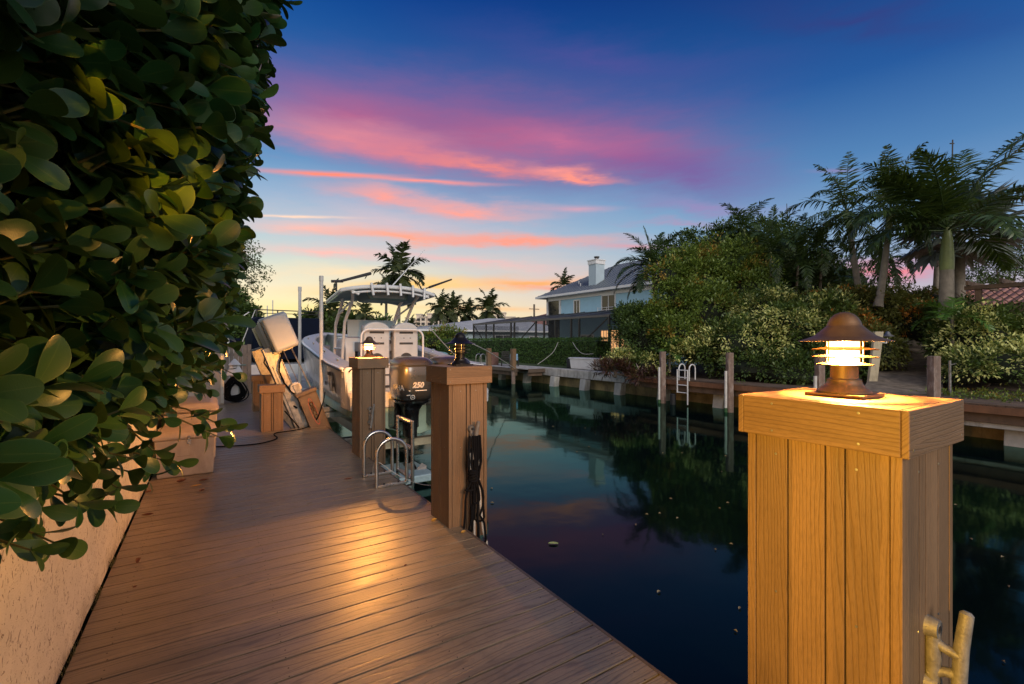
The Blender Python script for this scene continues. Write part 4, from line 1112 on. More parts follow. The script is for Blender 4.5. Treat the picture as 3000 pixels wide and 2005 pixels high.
# hardtop
TY0, TY1 = BY+1.45, BY+3.55; TX = 1.02
def toppt(fx, fy, dz):  # fx -1..1, fy 0..1
    wx = TX*(1 - .10*fy); yb = TY0 - .10 + .16*fx*fx; x = BX - .04 + wx*fx; y_ = yb + (TY1 - .12*fx*fx - yb)*fy
    z_ = 2.68 - .11*abs(fx)**2.4 - .10*fy + dz
    return (x, y_, z_)
q = MB(); n = 14; vs=[]; fs=[]
for dz in (0, -.075):
    for j in range(9):
        for i in range(n+1): vs.append(toppt(-1+2*i/n, j/8, dz + (-.0 if dz else 0)))
W1 = n+1; off = 9*W1
for j in range(8):
    for i in range(n):
        a=j*W1+i; fs.append((a,a+1,a+W1+1,a+W1)); b=a+off; fs.append((b,b+W1,b+W1+1,b+1))
for i in range(n): fs += [(i,i+off,i+1+off,i+1), (8*W1+i,8*W1+i+1,8*W1+i+1+off,8*W1+i+off)]
for j in range(8): fs += [(j*W1,(j+1)*W1,(j+1)*W1+off,j*W1+off), (j*W1+n,j*W1+n+off,(j+1)*W1+n+off,(j+1)*W1+n)]
q.add(vs, fs); tp = q.build('hardtop', M['gel'], bt, bevel=.02, seg=3, smooth=True)
q = MB(); vs=[]; fs=[]
for j in range(7):
    for i in range(n+1): vs.append(toppt((-1+2*i/n)*.93, .07+.87*j/6, -.078))
for j in range(6):
    for i in range(n): a=j*W1+i; fs.append((a,a+1,a+W1+1,a+W1))
q.add(vs, fs); q.build('headliner', M['teal'], bt, smooth=True)
q = MB(); q.prism([(BX+x, z) for x, z in ((-.50,2.62),(.50,2.62),(.44,2.40),(-.40,2.40))], TY0+.35, TY0+1.25, 'y'); q.build('overhead_locker', M['teal'], bt, bevel=.04, seg=3, smooth=True)
q = MB(); q.prism([(BX+x, z) for x, z in ((-.36,2.57),(.40,2.57),(.36,2.44),(-.32,2.44))], TY0+.335, TY0+.352, 'y'); q.build('locker_door', plain('locker_grey', (.22,.24,.24), .5), bt, bevel=.01)
q = MB(); q.lathe([(.30,0),(.30,.02),(.24,.06),(.12,.085),(0,.09)], (BX-.22, TY0+1.0, 2.66), 28); q.build('radar_dome', M['gel'], bt, smooth=True)
q = MB(); q.tube([toppt(-.78+1.62*i/14, .02, -.13) for i in range(15)], .022, 8); q.build('rod_rail', M['white'], bt, smooth=True)
for i, fx in enumerate((-.44, -.14, .14, .42, .70)):
    p = Vector(toppt(fx, -.01, 0)); q = MB(); q.tube([p+Vector((.0,-.03,.03)), p+Vector((.01-.03*i*.5+.03,-.05,-.22))], .026, 10); q.build('rod_holder', M['white'], bt, smooth=True)
for fx, dx in ((-.86, .22), (.92, -.20)):
    p = Vector(toppt(fx, .03, -.02)); q = MB(); q.tube([p, p+Vector((dx,-.06,-.12 if fx < 0 else -.10))], .026, 10); q.build('rod_holder', M['white'], bt, smooth=True)
for sg in (-1, 1):
    legs = []
    for (ya, ym, yb_) in ((11.2, 10.8, 9.95), (11.95, 11.7, 10.9)):
        x0_, x1_ = BX+sg*.70, BX+sg*.62
        q = MB(); q.tube([(x0_, ya, .46), (x0_, (ya+ym)/2, 1.3), (x0_, ym, 1.95), (x0_-sg*.02, yb_+.25, 2.40), (x0_+sg*.05, yb_-.05, 2.62)], .034, 10); q.build('frame_leg', M['white'], bt, smooth=True)
    q = MB(); q.tube([(BX+sg*.70, CY_+.6, 1.9), (BX+sg*.70, CY_+.3, 2.15), (BX+sg*.70, TY0+.75, 2.35)], .022, 8); q.tube([(BX+sg*.70, CY_+.0, 1.35), (BX+sg*.70, CY_+.75, 1.35)], .022, 8); q.build('frame_brace', M['white'], bt, smooth=True)
# outrigger and antenna
q = MB(); a = Vector((BX-.98, TY0+.75, 2.58)); q.tube([a, a+Vector((0,0,.20))], .02, 8); q.tube([a+Vector((-.10,0,.20)), a+Vector((.14,.02,.22))], .03, 8); q.tube([a+Vector((.10,.0,.22)), a+Vector((.78,.2,.46))], [.028,.036], 8); q.build('outrigger', M['alud'], bt, smooth=True)
q = MB(); a = Vector((BX+.12, TY0+.6, 2.68)); q.tube([a, a+Vector((.95,.3,1.02))], [.014,.006], 6); q.build('antenna', M['white'], bt, smooth=True)
q = MB(); a = Vector((BX+.62, TY0+.6, 2.62)); q.tube([a, a+Vector((.5,.1,.17))], .016, 6); q.tube([a+Vector((.48,.1,.165)), a+Vector((1.15,.3,.42))], [.028,.02], 8); q.build('outrigger', M['alud'], bt, smooth=True)
# lines from the boat to the far dock
cable('mooring_line', [(BX-1.27, BY-.1, 1.0), (BX-1.05,BY+.1,1.14), (BX-.9,BY-.1,1.12)], .012, M['ropeb'], 'black line lying over the port quarter of the white boat', 'rope')

# ---- outboards
def se(t, a, b, n):
    c, s_ = math.cos(t), math.sin(t)
    return a*math.copysign(abs(c)**(2/n), c), b*math.copysign(abs(s_)**(2/n), s_)
prof = [(.50,.17,.22,.0),(.535,.24,.30,.0),(.575,.285,.345,.0),(.64,.305,.375,.0),(.75,.315,.395,.0),(.95,.318,.40,.0),(1.06,.312,.395,.0),(1.10,.300,.385,.005)]
prof2 = [(1.10,.303,.388,.005),(1.13,.308,.392,.0),(1.165,.300,.38,.01),(1.20,.275,.35,.02),(1.23,.235,.30,.03),(1.252,.16,.22,.05),(1.26,.04,.06,.06)]
def ring(z, a, b, off, c, n=3.6, m=56): return [(c.x+se(2*PI*k/m, a, b, n)[0], c.y+off+se(2*PI*k/m, a, b, n)[1], z) for k in range(m)]
def outboard(c, label_):
    t = empty('outboard_motor', (c.x, c.y, .5), label_, 'outboard motor', 'twin outboard motors on the boat stern')
    q = MB(); q.loft([ring(z, a, b, o, c) for z, a, b, o in prof]); cw = q.build('cowling', M['cowl'], t, smooth=True)
    q = MB(); q.loft([ring(z, a, b, o, c) for z, a, b, o in prof2]); q.build('cowling_top', M['cowl'], t, smooth=True)
    q = MB(); q.loft([ring(z, a, b, o, c, 2.6) for z, a, b, o in ((.53,.275,.34,0),(.50,.27,.335,0),(.47,.235,.30,.01),(.44,.18,.25,.03),(.36,.14,.20,.05),(.2,.12,.18,.06),(0,.105,.17,.07),(-.10,.10,.18,.07),(-.13,.05,.10,.07))]); q.build('midsection', M['engblk'], t, smooth=True)
    q = MB(); q.loft([ring(z, a, b, o, c, 2.2) for z, a, b, o in ((-.12,.045,.17,.07),(-.35,.035,.15,.07),(-.52,.04,.15,.08),(-.60,.075,.24,.06),(-.66,.075,.24,.06),(-.72,.04,.15,.08),(-.88,.008,.06,.12))]); q.box(c.x-.14, c.x+.14, c.y-.20, c.y+.28, -.37, -.355); q.build('lower_unit', M['engblk'], t, smooth=True)
    q = MB(); q.box(c.x-.17, c.x+.17, c.y+.28, c.y+.62, .10, .56); q.box(c.x-.22, c.x-.16, c.y+.2, c.y+.6, .0, .5); q.box(c.x+.16, c.x+.22, c.y+.2, c.y+.6, .0, .5); q.build('mount_bracket', M['engblk'], t, bevel=.02)
    q = MB()
    for k in range(3):
        a = 2*PI*k/3+.3; q.add([(c.x, c.y-.20, -.63), (c.x+.17*math.cos(a-.4), c.y-.24, -.63+.17*math.sin(a-.4)), (c.x+.20*math.cos(a), c.y-.21, -.63+.20*math.sin(a)), (c.x+.16*math.cos(a+.4), c.y-.16, -.63+.16*math.sin(a+.4))], [(0,1,2,3)])
    q.build('propeller', M['cleat'], t, solid=.006)
    # wrapped decals
    tab = []; pr_ = None; s_acc = 0
    for k in range(2001):
        th = PI + PI*k/2000; x, y_ = se(th, .3185, .4005, 3.6)
        if pr_: s_acc += math.hypot(x-pr_[0], y_-pr_[1])
        pr_ = (x, y_); tab.append((s_acc, x, y_))
    S_ = np.array([q_[0] for q_ in tab]); X_ = np.array([q_[1] for q_ in tab]); Y_ = np.array([q_[2] for q_ in tab])
    def wrap(vs_, s0, z0):
        out = []
        for v in vs_:
            s_ = s0+v.x; x = np.interp(s_, S_, X_); y_ = np.interp(s_, S_, Y_); zz = z0+v.y
            k = (np.interp(zz, [p_[0] for p_ in prof], [p_[2] for p_ in prof])+.0015+abs(v.z))/.3985
            out.append((c.x+x*k, c.y+y_*k, zz))
        return out
    mid_s = S_[-1]/2
    vs, fs = text_mesh('250', .122, .0012, .25, .006); q = MB(); q.add(wrap(vs, mid_s-.035, .80), fs)
    q.add(wrap([Vector((x, z, 0)) for x, z in ((-.15,-.092),(.0,-.092),(.16,-.092),(.16,-.080),(.0,-.080),(-.15,-.080))], mid_s-.035, .80), [(0,1,4,5),(1,2,3,4)])
    q.build('power_number', M['decal'], cw)
    vs, fs = text_mesh('YAMAHA', .115, .0012, .0, .004); q = MB(); q.add(wrap(vs, mid_s-.50, .76), fs)
    pl = []
    for i in range(13): pl.append(Vector((-.34+.68*i/12, -.12-.02*math.sin(PI*i/12), 0)))
    q.add(wrap(pl + [p_+Vector((0,.012,0)) for p_ in pl], mid_s-.50, .76), [(i, i+1, i+14, i+13) for i in range(12)])
    q.build('maker_name', M['decal'], cw)
    rr = []; nn = 24
    q = MB(); q.add(wrap([Vector((r*math.cos(2*PI*k/nn), r*math.sin(2*PI*k/nn), 0)) for r in (.032, .042) for k in range(nn)], mid_s-.12, .605), [(k, (k+1)%nn, (k+1)%nn+nn, k+nn) for k in range(nn)])
    q.add(wrap([Vector((.022*math.cos(2*PI*k/3+PI/2)*j, .022*math.sin(2*PI*k/3+PI/2)*j, 0)) + Vector((.004*math.cos(2*PI*k/3)*s2, .004*math.sin(2*PI*k/3)*s2, 0)) for k in range(3) for j in (0, 1) for s2 in (-1, 1)], mid_s-.12, .605), [(4*k, 4*k+1, 4*k+3, 4*k+2) for k in range(3)])
    q.build('emblem', M['decal'], cw)
    return t
outboard(Vector((2.84, 7.58, 0)), 'left outboard with the full dark cowling marked 250 in view')
outboard(Vector((3.55, 7.60, 0)), 'right outboard mostly hidden behind the middle pillar and its lamp')

# ---- guide poles
for (x, y_, zt, lab) in ((1.80, 9.70, 2.79, 'tall white guide pole nearer the boat stern'), (1.80, 12.35, 2.84, 'tall white guide pole farther along the boat')):
    t = empty('guide_pole', (x, y_, .1), lab, 'pole', 'white lift guide poles')
    q = MB(); q.tube([(x, y_, .22), (x, y_, zt)], .036, 16); q.build('pipe', M['pvc'], t, smooth=True)
    q = MB(); q.tube([(x, y_, zt-.10), (x, y_, zt-.004), (x, y_, zt+.003)], [.042,.042,.036], 16); q.build('pipe_cap', M['pvc'], t, smooth=True)
    q = MB(); q.box(x-.10, x+.20, y_-.06, y_+.06, .14, .225); q.box(x-.02, x+1.2, y_-.07, y_+.07, .02, .12); q.build('pole_foot', M['galv'], t, bevel=.004)

# ---- elevator lift beside the deck
lf = empty('boat_lift', (1.4, 9.3, 0), 'tilted galvanised boat lift track with drive boxes under a pale cover', 'boat lift')
def tilt(v0, z0, ang): # frame: local x across, local z along the track
    return Matrix.Translation(Vector((v0, 0, z0))) @ Matrix.Rotation(-ang, 4, 'Y')
TA = R(20.5)
def beam(name, v0, y0, y1, s0, s1, wdt, mat, z0=0.0, **k):
    q = MB(); q.box(-wdt/2, wdt/2, y0, y1, s0, s1, tilt(v0, z0, TA)); return q.build(name, mat, lf, bevel=.006, **k)
def ibeam(v0, y0, y1, s0, s1, wdt, mat):
    q = MB(); Mx = tilt(v0, 0, TA); q.box(-wdt/2, wdt/2, y0, y0+.012, s0, s1, Mx); q.box(-wdt/2, wdt/2, y1-.012, y1, s0, s1, Mx); q.box(-.008, .008, y0+.012, y1-.012, s0, s1, Mx)
    q.box(-wdt/2, -wdt/2+.012, y0-.035, y0, s0, s1, Mx); q.box(wdt/2-.012, wdt/2, y0-.035, y0, s0, s1, Mx)
    return q.build('track', mat, lf, bevel=.003)
ibeam(1.35, 8.98, 9.25, -1.4, 1.50, .23, M['galv'])
ibeam(1.33, 11.7, 11.95, -1.4, 1.45, .23, M['galv'])
q = MB(); Mx = tilt(1.40, 0, TA)
q.prism([(-.115,-.02),(.10,-.02),(.10,.62),(-.02,.80),(-.115,1.2)], 8.955, 8.975, 'y', Mx); q.build('gusset', M['galv'], lf, bevel=.003)
q = MB(); Mx = tilt(1.615, 0, TA); q.box(-.145, .145, 8.78, 8.80, -.9, .64, Mx); q.box(-.155, -.143, 8.77, 8.95, -.9, .64, Mx); q.box(.143, .155, 8.77, 8.95, -.9, .64, Mx); q.box(-.18, .17, 8.72, 8.95, .641, .70, Mx)
pl = q.build('carriage_plate', plain('carriage_aluminium', (.15,.10,.06), .5, .3, .25, 8, .2, 60, dirt=((.15,.09,.05), .6)), lf, bevel=.003)
q = MB(); nn = 40; ov = []
for k_, (a_, b_) in enumerate(((.045,.235),(.052,.25))): ov += [(a_*math.cos(2*PI*i/nn)*1.0, b_*math.sin(2*PI*i/nn)) for i in range(nn)]
q.add([Mx @ Vector((x, 8.776, .30+z)) for x, z in ov], [(k, (k+1)%nn, (k+1)%nn+nn, k+nn) for k in range(nn)]); q.build('oval_badge', M['decalr'], pl)
vs, fs = text_mesh('DECO', .085, .001, 0, .002); q = MB(); q.add([Mx @ Vector((v.y-.0, 8.776-abs(v.z), .32-v.x*1.4)) for v in vs], fs); q.build('badge_lettering', M['decalr'], pl)
for (s_, r_) in ((.72, .095), (.36, .085)):
    q = MB(); c_ = tilt(1.40, 0, TA) @ Vector((.09 if s_ > .5 else .11, 8.9, s_)); q.tube([c_+Vector((0,-.03,0)), c_+Vector((0,.03,0))], r_, 24); pu = q.build('pulley', M['alud'] if s_ < .5 else M['alu'], lf, bevel=.006)
q = MB(); Mp = tilt(1.40, 0, TA); q.box(.05, .15, 8.84, 8.868, .60, .78, Mp); q.build('pulley_bracket', M['galv'], lf, bevel=.004)
q = MB(); Mp = tilt(1.43, 0, TA); q.tube([Mp @ Vector((.13, 8.9, .75)), Mp @ Vector((.10, 8.9, 1.5))], .007, 6); q.tube([Mp @ Vector((.30, 9.0, .6)), Mp @ Vector((.26, 9.2, 1.6))], .014, 6); q.build('hoist_cable', M['galv'], lf, smooth=True)
Mc = Matrix.Translation(Vector((.967, 0, 1.665))) @ Matrix.Rotation(-R(22), 4, 'Y')
q = MB(); q.box(-.195, .195, 8.60, 8.92, -.30, .30, Mc); q.build('motor_cover', M['greypl'], lf, bevel=.045, seg=4, smooth=True)
q = MB(); q.box(-.21, .21, 8.925, 8.96, -.32, .315, Mc); q.build('cover_flange', M['greypl'], lf, bevel=.008)
q = MB(); q.box(-.20, .12, 8.965, 9.6, -.34, .27, Mc); q.build('gear_plate', M['galv'], lf, bevel=.01)
q = MB(); q.box(-.19, .10, 9.75, 10.6, -.32, .24, Mc); q.build('gear_plate', plain('gear_side', (.22,.19,.15), .5, .4, .3, 9), lf, bevel=.01)
q = MB(); q.box(-.17, .08, 9.62, 9.745, .10, .30, Mc); q.build('gear_cap', M['greypl'], lf, bevel=.02, seg=3)
q = MB(); q.box(-.20, -.02, 10.9, 11.3, -.20, .20, Mc); q.build('control_box', plain('yellowed_box', (.40,.36,.20), .5), lf, bevel=.015)
q = MB(); q.tube([Mc@Vector((-.1,10.85,-.2)), Vector((.85,10.2,1.1)), Vector((1.05,9.6,.7)), Vector((1.12,9.1,.45)), Vector((1.25,8.9,.35))], .014, 7)
q.tube([Mc@Vector((-.05,8.94,-.33)), Vector((.98,8.90,1.15)), Vector((.97,8.90,1.0)), Vector((1.06,8.90,.78)), Vector((1.20,8.9,.6))], .015, 7)
q.tube([Vector((1.05,8.85,.32)),Vector((1.20,8.82,.12)),Vector((1.28,8.85,.01))], .011, 7)
q.build('wiring', M['ropeb'], lf, smooth=True)
# cradle under the hull
q = MB()
for y_ in (8.6, 12.2): q.box(1.75, 4.75, y_-.09, y_+.09, -.48, -.34)
for x in (2.45, 3.95): q.box(x-.05, x+.05, 8.3, 13.2, -.335, -.16)
q.build('cradle', plain('cradle_beam', (.42,.38,.26), .6, 0, .2, 6), lf, bevel=.01)
q = MB(); q.box(1.25, 2.7, 9.0, 9.2, -.40, -.30); q.build('cradle_arm', M['galv'], lf, bevel=.01)
# small platform in the water beside the stern
q = MB(); q.box(1.95, 3.05, 7.05, 8.0, -.74, -.62); q.build('floating_pad', plain('pale_float', (.30,.42,.45), .5), label='pale rectangular float lying on the water under the boat stern', cat='float', bevel=.02)
cable('mooring_line', [P(1270,1300,5.3), P(1300,1360,5.3), P(1320,1420,5.0), P(1355,1500,4.6)], .006, M['ropew'], 'slack pale line from the swim ladder down to the water', 'rope')

# ================================================================ neighbour boats beyond
nb = empty('canvas_boat', (2.9, 21, -.3), 'second boat under a navy canvas enclosure moored beyond the lift', 'boat')
q = MB()
rings = []
for y_, b, s_ in ((0,1.25,.75),(1.5,1.35,.8),(4,1.35,.95),(6,1.1,1.15),(7.5,.6,1.35),(8.4,.05,1.5)):
    cx = 2.3; rings.append([(cx-b,17.5+y_,s_),(cx-b*.93,17.5+y_,0.1),(cx-b*.75,17.5+y_,-.5),(cx,17.5+y_,-.9),(cx+b*.75,17.5+y_,-.5),(cx+b*.93,17.5+y_,.1),(cx+b,17.5+y_,s_)])
q.loft(rings); q.build('hull', M['gel'], nb, smooth=True)
q = MB(); q.loft([[(2.3+x, y_, z) for x, z in ((-1.15,.9),(-1.15,zt-.1),(-1.0,zt),(1.0,zt),(1.15,zt-.1),(1.15,.9))] for y_, zt in ((18.0,2.35),(19.5,2.42),(21.2,2.38),(22.4,1.5))]); q.build('canvas_enclosure', M['navy'], nb, bevel=.03)
q = MB()
for x in (-1.0,-.35,.35,1.0):
    q.tube([(2.3+x,18.3,2.38),(2.3+x,18.3,2.62)], .022, 6)
q.tube([(1.2,18.3,2.62),(3.4,18.3,2.60)], .018, 6); q.tube([(1.25,18.3,2.50),(3.3,18.3,2.50)], .012, 6); q.build('top_rail', M['alud'], nb, smooth=True)
sk = empty('white_skiff', (1.9, 15.0, -.6), 'low white skiff tied behind the lift with stripes on its side', 'boat')
q = MB(); rings = []
for y_, b, s_ in ((0,.62,.22),(2,.7,.25),(3.4,.55,.40),(4.4,.08,.55)):
    rings.append([(1.95-b,12.9+y_,s_),(1.95-b*.85,12.9+y_,-.3),(1.95,12.9+y_,-.85),(1.95+b*.85,12.9+y_,-.3),(1.95+b,12.9+y_,s_)])
q.loft(rings); q.build('hull', M['gel'], sk, smooth=True)
q = MB(); q.box(1.5,2.4,13.2,15.2,.23,.30); q.build('seat', M['gelin'], sk, bevel=.02)
q = MB()
for z in (.05,.12): q.tube([(1.95-.66,12.95,z),(1.95-.735,14.9,z+.03)], .012, 5)
q.build('side_stripe', M['decalb'], sk)
wb = empty('white_cruiser', (-.5, 19, .5), 'white motor boat with navy cover behind the grey fence', 'boat')
q = MB(); q.box(-3.5,.9,17.6,20.5,-.5,1.42); q.build('hull', M['gel'], wb, bevel=.25, seg=4, smooth=True)
q = MB(); q.box(-3.3,.8,17.5,20.3,1.43,1.62); q.build('canvas_cover', M['navy'], wb, bevel=.06, seg=3)
q = MB()
for x in (.05,.45,-.4): q.tube([(x,17.52,1.3),(x,17.52,1.62)], .04, 8)
q.build('rod_tubes', M['chrome'], wb, smooth=True)
q = MB(); a = P(708,1008,17.6); q.tube([a, P(748,908,17.6)], [.02,.012], 6); q.tube([P(715,925,17.8), P(730,915,17.8)], .02, 6); q.build('antenna', M['white'], wb, smooth=True)
for (px, y0_, y1_, lab) in ((783,1000,896,'shorter of the two distant boat masts on the left'), (799,1000,880,'taller of the two distant boat masts on the left')):
    q = MB(); q.tube([P(px,1010,55), P(px,y1_,55)], .06, 6); q.build('boat_mast', M['pvc'], label=lab, cat='mast', group='distant boat masts')
# ================================================================ far bank: docks, pilings, ladders
for k, u in enumerate((2.65, 5.3, 7.6, 9.85, 12.3, 14.66, 16.95, 19.3, 21.8, 24.5)):
    q = MB(); Mx = Matrix.Translation(Vector((15.1, u, 0))) @ Matrix.Rotation(R(8), 4, 'Y'); q.box(-.16, .16, -.20, .20, -1.2, -.30, Mx)
    q.build('seawall_brace', M['concrete'], label='concrete battered brace number in the row under the seawall cap' if False else 'battered concrete brace under the far seawall cap', cat='brace', group='concrete braces along the seawall', bevel=.02)
# wooden dock along the wall, right part
wdk = empty('timber_dock', (14.95, 4, 0), 'old dark timber dock running along the far seawall under the shrubs', 'dock')
q = MB(); y_ = -9.0
while y_ < 13.05: q.box(14.42, 15.65, y_, y_+.138, .085+rnd.uniform(0,.004), .125); y_ += .145
q.build('planks', M['oldwood'], wdk, bevel=.004)
q = MB(); q.box(14.40, 14.44, -9, 13.1, -.08, .083); q.build('fascia', plain('red_brown_fascia', (.20,.095,.045), .8, 0, .4, 1.5, .4, 30, dirt=((.05,.03,.02), .6)), wdk, bevel=.004)
q = MB(); q.box(14.55, 14.68, -9, 13.1, -.30, -.085); q.box(15.2, 15.5, -9, 13.1, -.34, .08); q.build('stringer_beam', M['oldwood'], wdk, bevel=.004)
cbm = MB(); cbm.box(14.62, 15.0, -9, 4.6, -.42, -.31); cbm.build('concrete_beam', M['concrete'], wdk, bevel=.01)
def piling(x, y_, zt, lab, white=True, grp='weathered pilings of the far dock', r=.115):
    t = empty('dock_piling', (x, y_, WATER), lab, 'piling', grp)
    q = MB(); rings = []
    for z in (-1.6, -.5, 0, .4, .8, zt-.01, zt):
        rings.append([(x+r*(1+.07*math.cos(5*a+x)+.05*math.cos(9*a))*math.cos(a)*(1 if z < zt-.005 else .9), y_+r*(1+.07*math.cos(5*a+x)+.05*math.cos(9*a))*math.sin(a)*(1 if z < zt-.005 else .9), z) for a in [2*PI*k/22 for k in range(22)]])
    q.loft(rings); q.build('post', M['pile'], t, smooth=True)
    if white:
        q = MB(); q.tube([(x-r-.01, y_+.06, -1.6), (x-r-.01, y_+.06, .55)], .045, 10); q.build('white_pipe', M['pvc'], t, smooth=True)
        q = MB(); q.tube([(x-r-.012, y_+.06, -.85), (x-r-.012, y_+.06, -.66)], .052, 10); q.build('algae_band', plain('algae', (.03,.10,.03), .7), t)
piling(14.3, 11.76, 1.14, 'far dock piling just left of the white swim ladder')
piling(14.3, 9.05, 1.15, 'far dock piling between the white ladder and the nearest lamp')
piling(14.3, 6.35, 1.16, 'far dock piling seen just left of the nearest lamp base')
piling(14.3, 3.9, 1.17, 'far dock piling right of the nearest lamp by the path', False)
ld2 = empty('far_ladder', (14.3, 10.9, 0), 'white swim ladder with hoop rails on the far dock', 'ladder')
for y_ in (10.68, 11.12):
    q = MB(); pts = [(14.75, y_, .13)]
    for i in range(11): a = -PI*i/10; pts.append((14.58-.17*math.cos(a+PI)*-1 if False else 14.58+.17*math.cos(-a), y_, .52+.17*math.sin(-a)))
    pts.append((14.41, y_, .1)); q.tube(pts, .022, 8); q.build('handrail', M['white'], ld2, smooth=True)
    q = MB(); q.tube([(14.32, y_, -.75 if y_ < 11 else -.35), (14.32, y_, .50)], .024, 8); q.build('stringer', M['white'], ld2, smooth=True)
for z in (.48, .22, -.06, -.33):
    q = MB(); q.tube([(14.32, 10.68, z), (14.32, 11.12, z)], .018, 8); q.build('rung', M['white'], ld2, smooth=True)
q = MB(); q.tube([(14.28, 11.28, -.83), (14.28, 11.28, -.40)], .10, 14); q.build('fender', M['rubber'], label='black cylindrical fender hanging beside the white far ladder', cat='fender', bevel=.03, smooth=True)

# composite dock platform, left part
pd = empty('far_platform', (14.6, 26, 0), 'weathered boat dock platform with composite posts on the far bank', 'dock')
q = MB(); y_ = 20.4
while y_ < 44: q.box(13.9 if y_ > 21.5 else 14.1, 15.19, y_, y_+.138, .03, .07); y_ += .145
q.build('planks', M['concrete'], pd)
q = MB(); q.box(13.86, 13.9, 21.5, 44, -.12, .069); q.box(14.1, 15.19, 20.35, 20.395, -.13, .069); q.box(13.9, 15.19, 21.42, 21.46, -.13, .02); q.build('fascia', M['decktrim'], pd)
q = MB(); q.box(14.2, 15.1, 20.5, 20.65, -.32, -.14); q.box(14.0,14.15,21.5,44,-.35,-.13); q.build('stringer_beam', M['oldwood'], pd)
def cpost(x, y_, zt, lab):
    t = empty('composite_post', (x, y_, WATER), lab, 'post', 'square posts of the far platform')
    q = MB(); q.box(x-.12, x+.12, y_-.12, y_+.12, -.05, zt); q.build('sleeve', M['capy'], t, bevel=.012)
    q = MB(); q.tube([(x, y_, -1.6), (x, y_, -.03)], .11, 10); q.build('post', M['pile'], t, smooth=True)
cpost(13.95, 21.6, 1.13, 'square brown post at the near corner of the far platform')
cpost(13.95, 24.3, 1.13, 'square brown post second from the near corner of the far platform')
cpost(13.95, 28.6, 1.10, 'square brown post on the far platform behind the black lamp')
ld3 = empty('platform_ladder', (13.9, 26, 0), 'pale hoop ladder on the far platform between two posts', 'ladder')
for y_ in (25.6, 26.15):
    q = MB(); pts = [(14.5, y_, .07)]
    for i in range(9): a = PI*i/8; pts.append((14.28+.2*math.cos(a), y_, .55+.2*math.sin(a)))
    pts.append((14.08, y_, .0)); q.tube(pts, .022, 8); q.build('handrail', M['alu'], ld3, smooth=True)
ch = empty('deck_chair', (14.9, 23.6, .07), 'dark slatted deck chair with a pale blue cushion on the far platform', 'chair')
q = MB()
for x in (14.6, 15.2):
    for yy2 in (23.0, 23.9): q.box(x-.03, x+.03, yy2-.03, yy2+.03, .07, .55)
    q.box(x-.04, x+.04, 23.0, 23.95, .55, .60)
q.build('legs', M['alud'], ch)
q = MB()
for k in range(6): q.box(14.62, 15.18, 23.0+.15*k, 23.11+.15*k, .36, .39)
q.build('seat', M['alud'], ch)
q = MB()
for k in range(5): q.box(14.62, 15.18, 23.92, 23.95, .42+.11*k, .50+.11*k)
q.build('backrest', M['alud'], ch)
q = MB(); q.box(14.62, 15.15, 22.96, 22.99, .42, .80); q.build('cushion', M['blueth'], ch, bevel=.01)
q = MB(); q.box(14.5, 15.0, 24.9, 25.3, .071, .85); q.build('dock_locker', plain('red_brown_locker', (.16,.08,.06), .7), label='dark red brown locker behind the deck chair', cat='cabinet', bevel=.02)
kj = MB(); rings = []
for i in range(15):
    f = i/14; a = .36*math.sin(PI*f)**.6+.01; rings.append([(14.6+a*math.cos(t_), 31.5+3.6*f, .62+.16*math.sin(PI*f)**.5*math.sin(t_)) for t_ in [2*PI*k/12 for k in range(12)]])
kj.loft(rings); kj.build('kayak', plain('teal_kayak', (.14,.36,.33), .35), label='teal kayak stored upside down on the far platform', cat='kayak', smooth=True)
kj = MB()
for y_ in (32.2, 34.2): kj.box(14.3, 14.9, y_-.03, y_+.03, .07, .50)
kj.build('kayak_rack', M['alud'], label='low dark rack under the teal kayak', cat='rack')
# white dock box on the sea wall
wbx = empty('white_dock_box', (16.2, 18.2, .1), 'long white dock box standing on the far seawall', 'storage box')
q = MB(); q.add([(x, y_, z) for z, k in ((.105,.05),(.62,0)) for x, y_ in ((15.86+k,17.25+k),(16.42-k,17.25+k),(16.42-k,19.1-k),(15.86+k,19.1-k))], [(0,3,2,1),(4,5,6,7),(0,1,5,4),(1,2,6,5),(2,3,7,6),(3,0,4,7)]); q.build('box_body', M['white'], wbx, bevel=.02)
q = MB(); q.box(15.82, 16.46, 17.21, 19.14, .622, .69); q.build('lid', M['white'], wbx, bevel=.02, seg=3)
q = MB(); q.lathe([(0,.004),(.05,.003),(.052,0)], (16.16, 17.27, .43), 14, Matrix.Rotation(R(90),3,'X')); q.build('vent_hole', M['groove'], wbx)
q = MB(); q.box(16.3,16.7,19.5,19.9,.08,.62); q.build('pump_housing', M['rubber'], label='small black equipment box left of the white dock box', cat='cabinet', bevel=.03)
# ropes hanging against the clipped hedge
cable('hanging_rope', [PV(1635,1003,17.8), PV(1622,1030,17.3), PV(1600,1050,16.8), PV(1575,1068,16.2)], .014, M['ropew'], 'pale rope curving down from the hedge top to the seawall', 'rope')
cable('hanging_rope', [PV(1678,1003,17.8), PV(1690,1022,17.5), PV(1708,1037,17.4), PV(1738,1037,17.4)], .014, M['ropew'], 'pale rope draped across the hedge right of the other rope', 'rope')
# tensioned lines from the boat towards the far posts
cable('fishing_rod', [P(1258,960,10.5), P(1322,1030,12), P(1378,1075,12.5)], .012, M['ropew'], 'white rod leaning from the boat stern behind the black lamp', 'fishing rod')
cable('mooring_line', [P(1385,1008,12), P(1440,1036,18), P(1509,1080,25.4)], .016, M['ropew'], 'taut white line from behind the black lamp to the far post', 'rope')

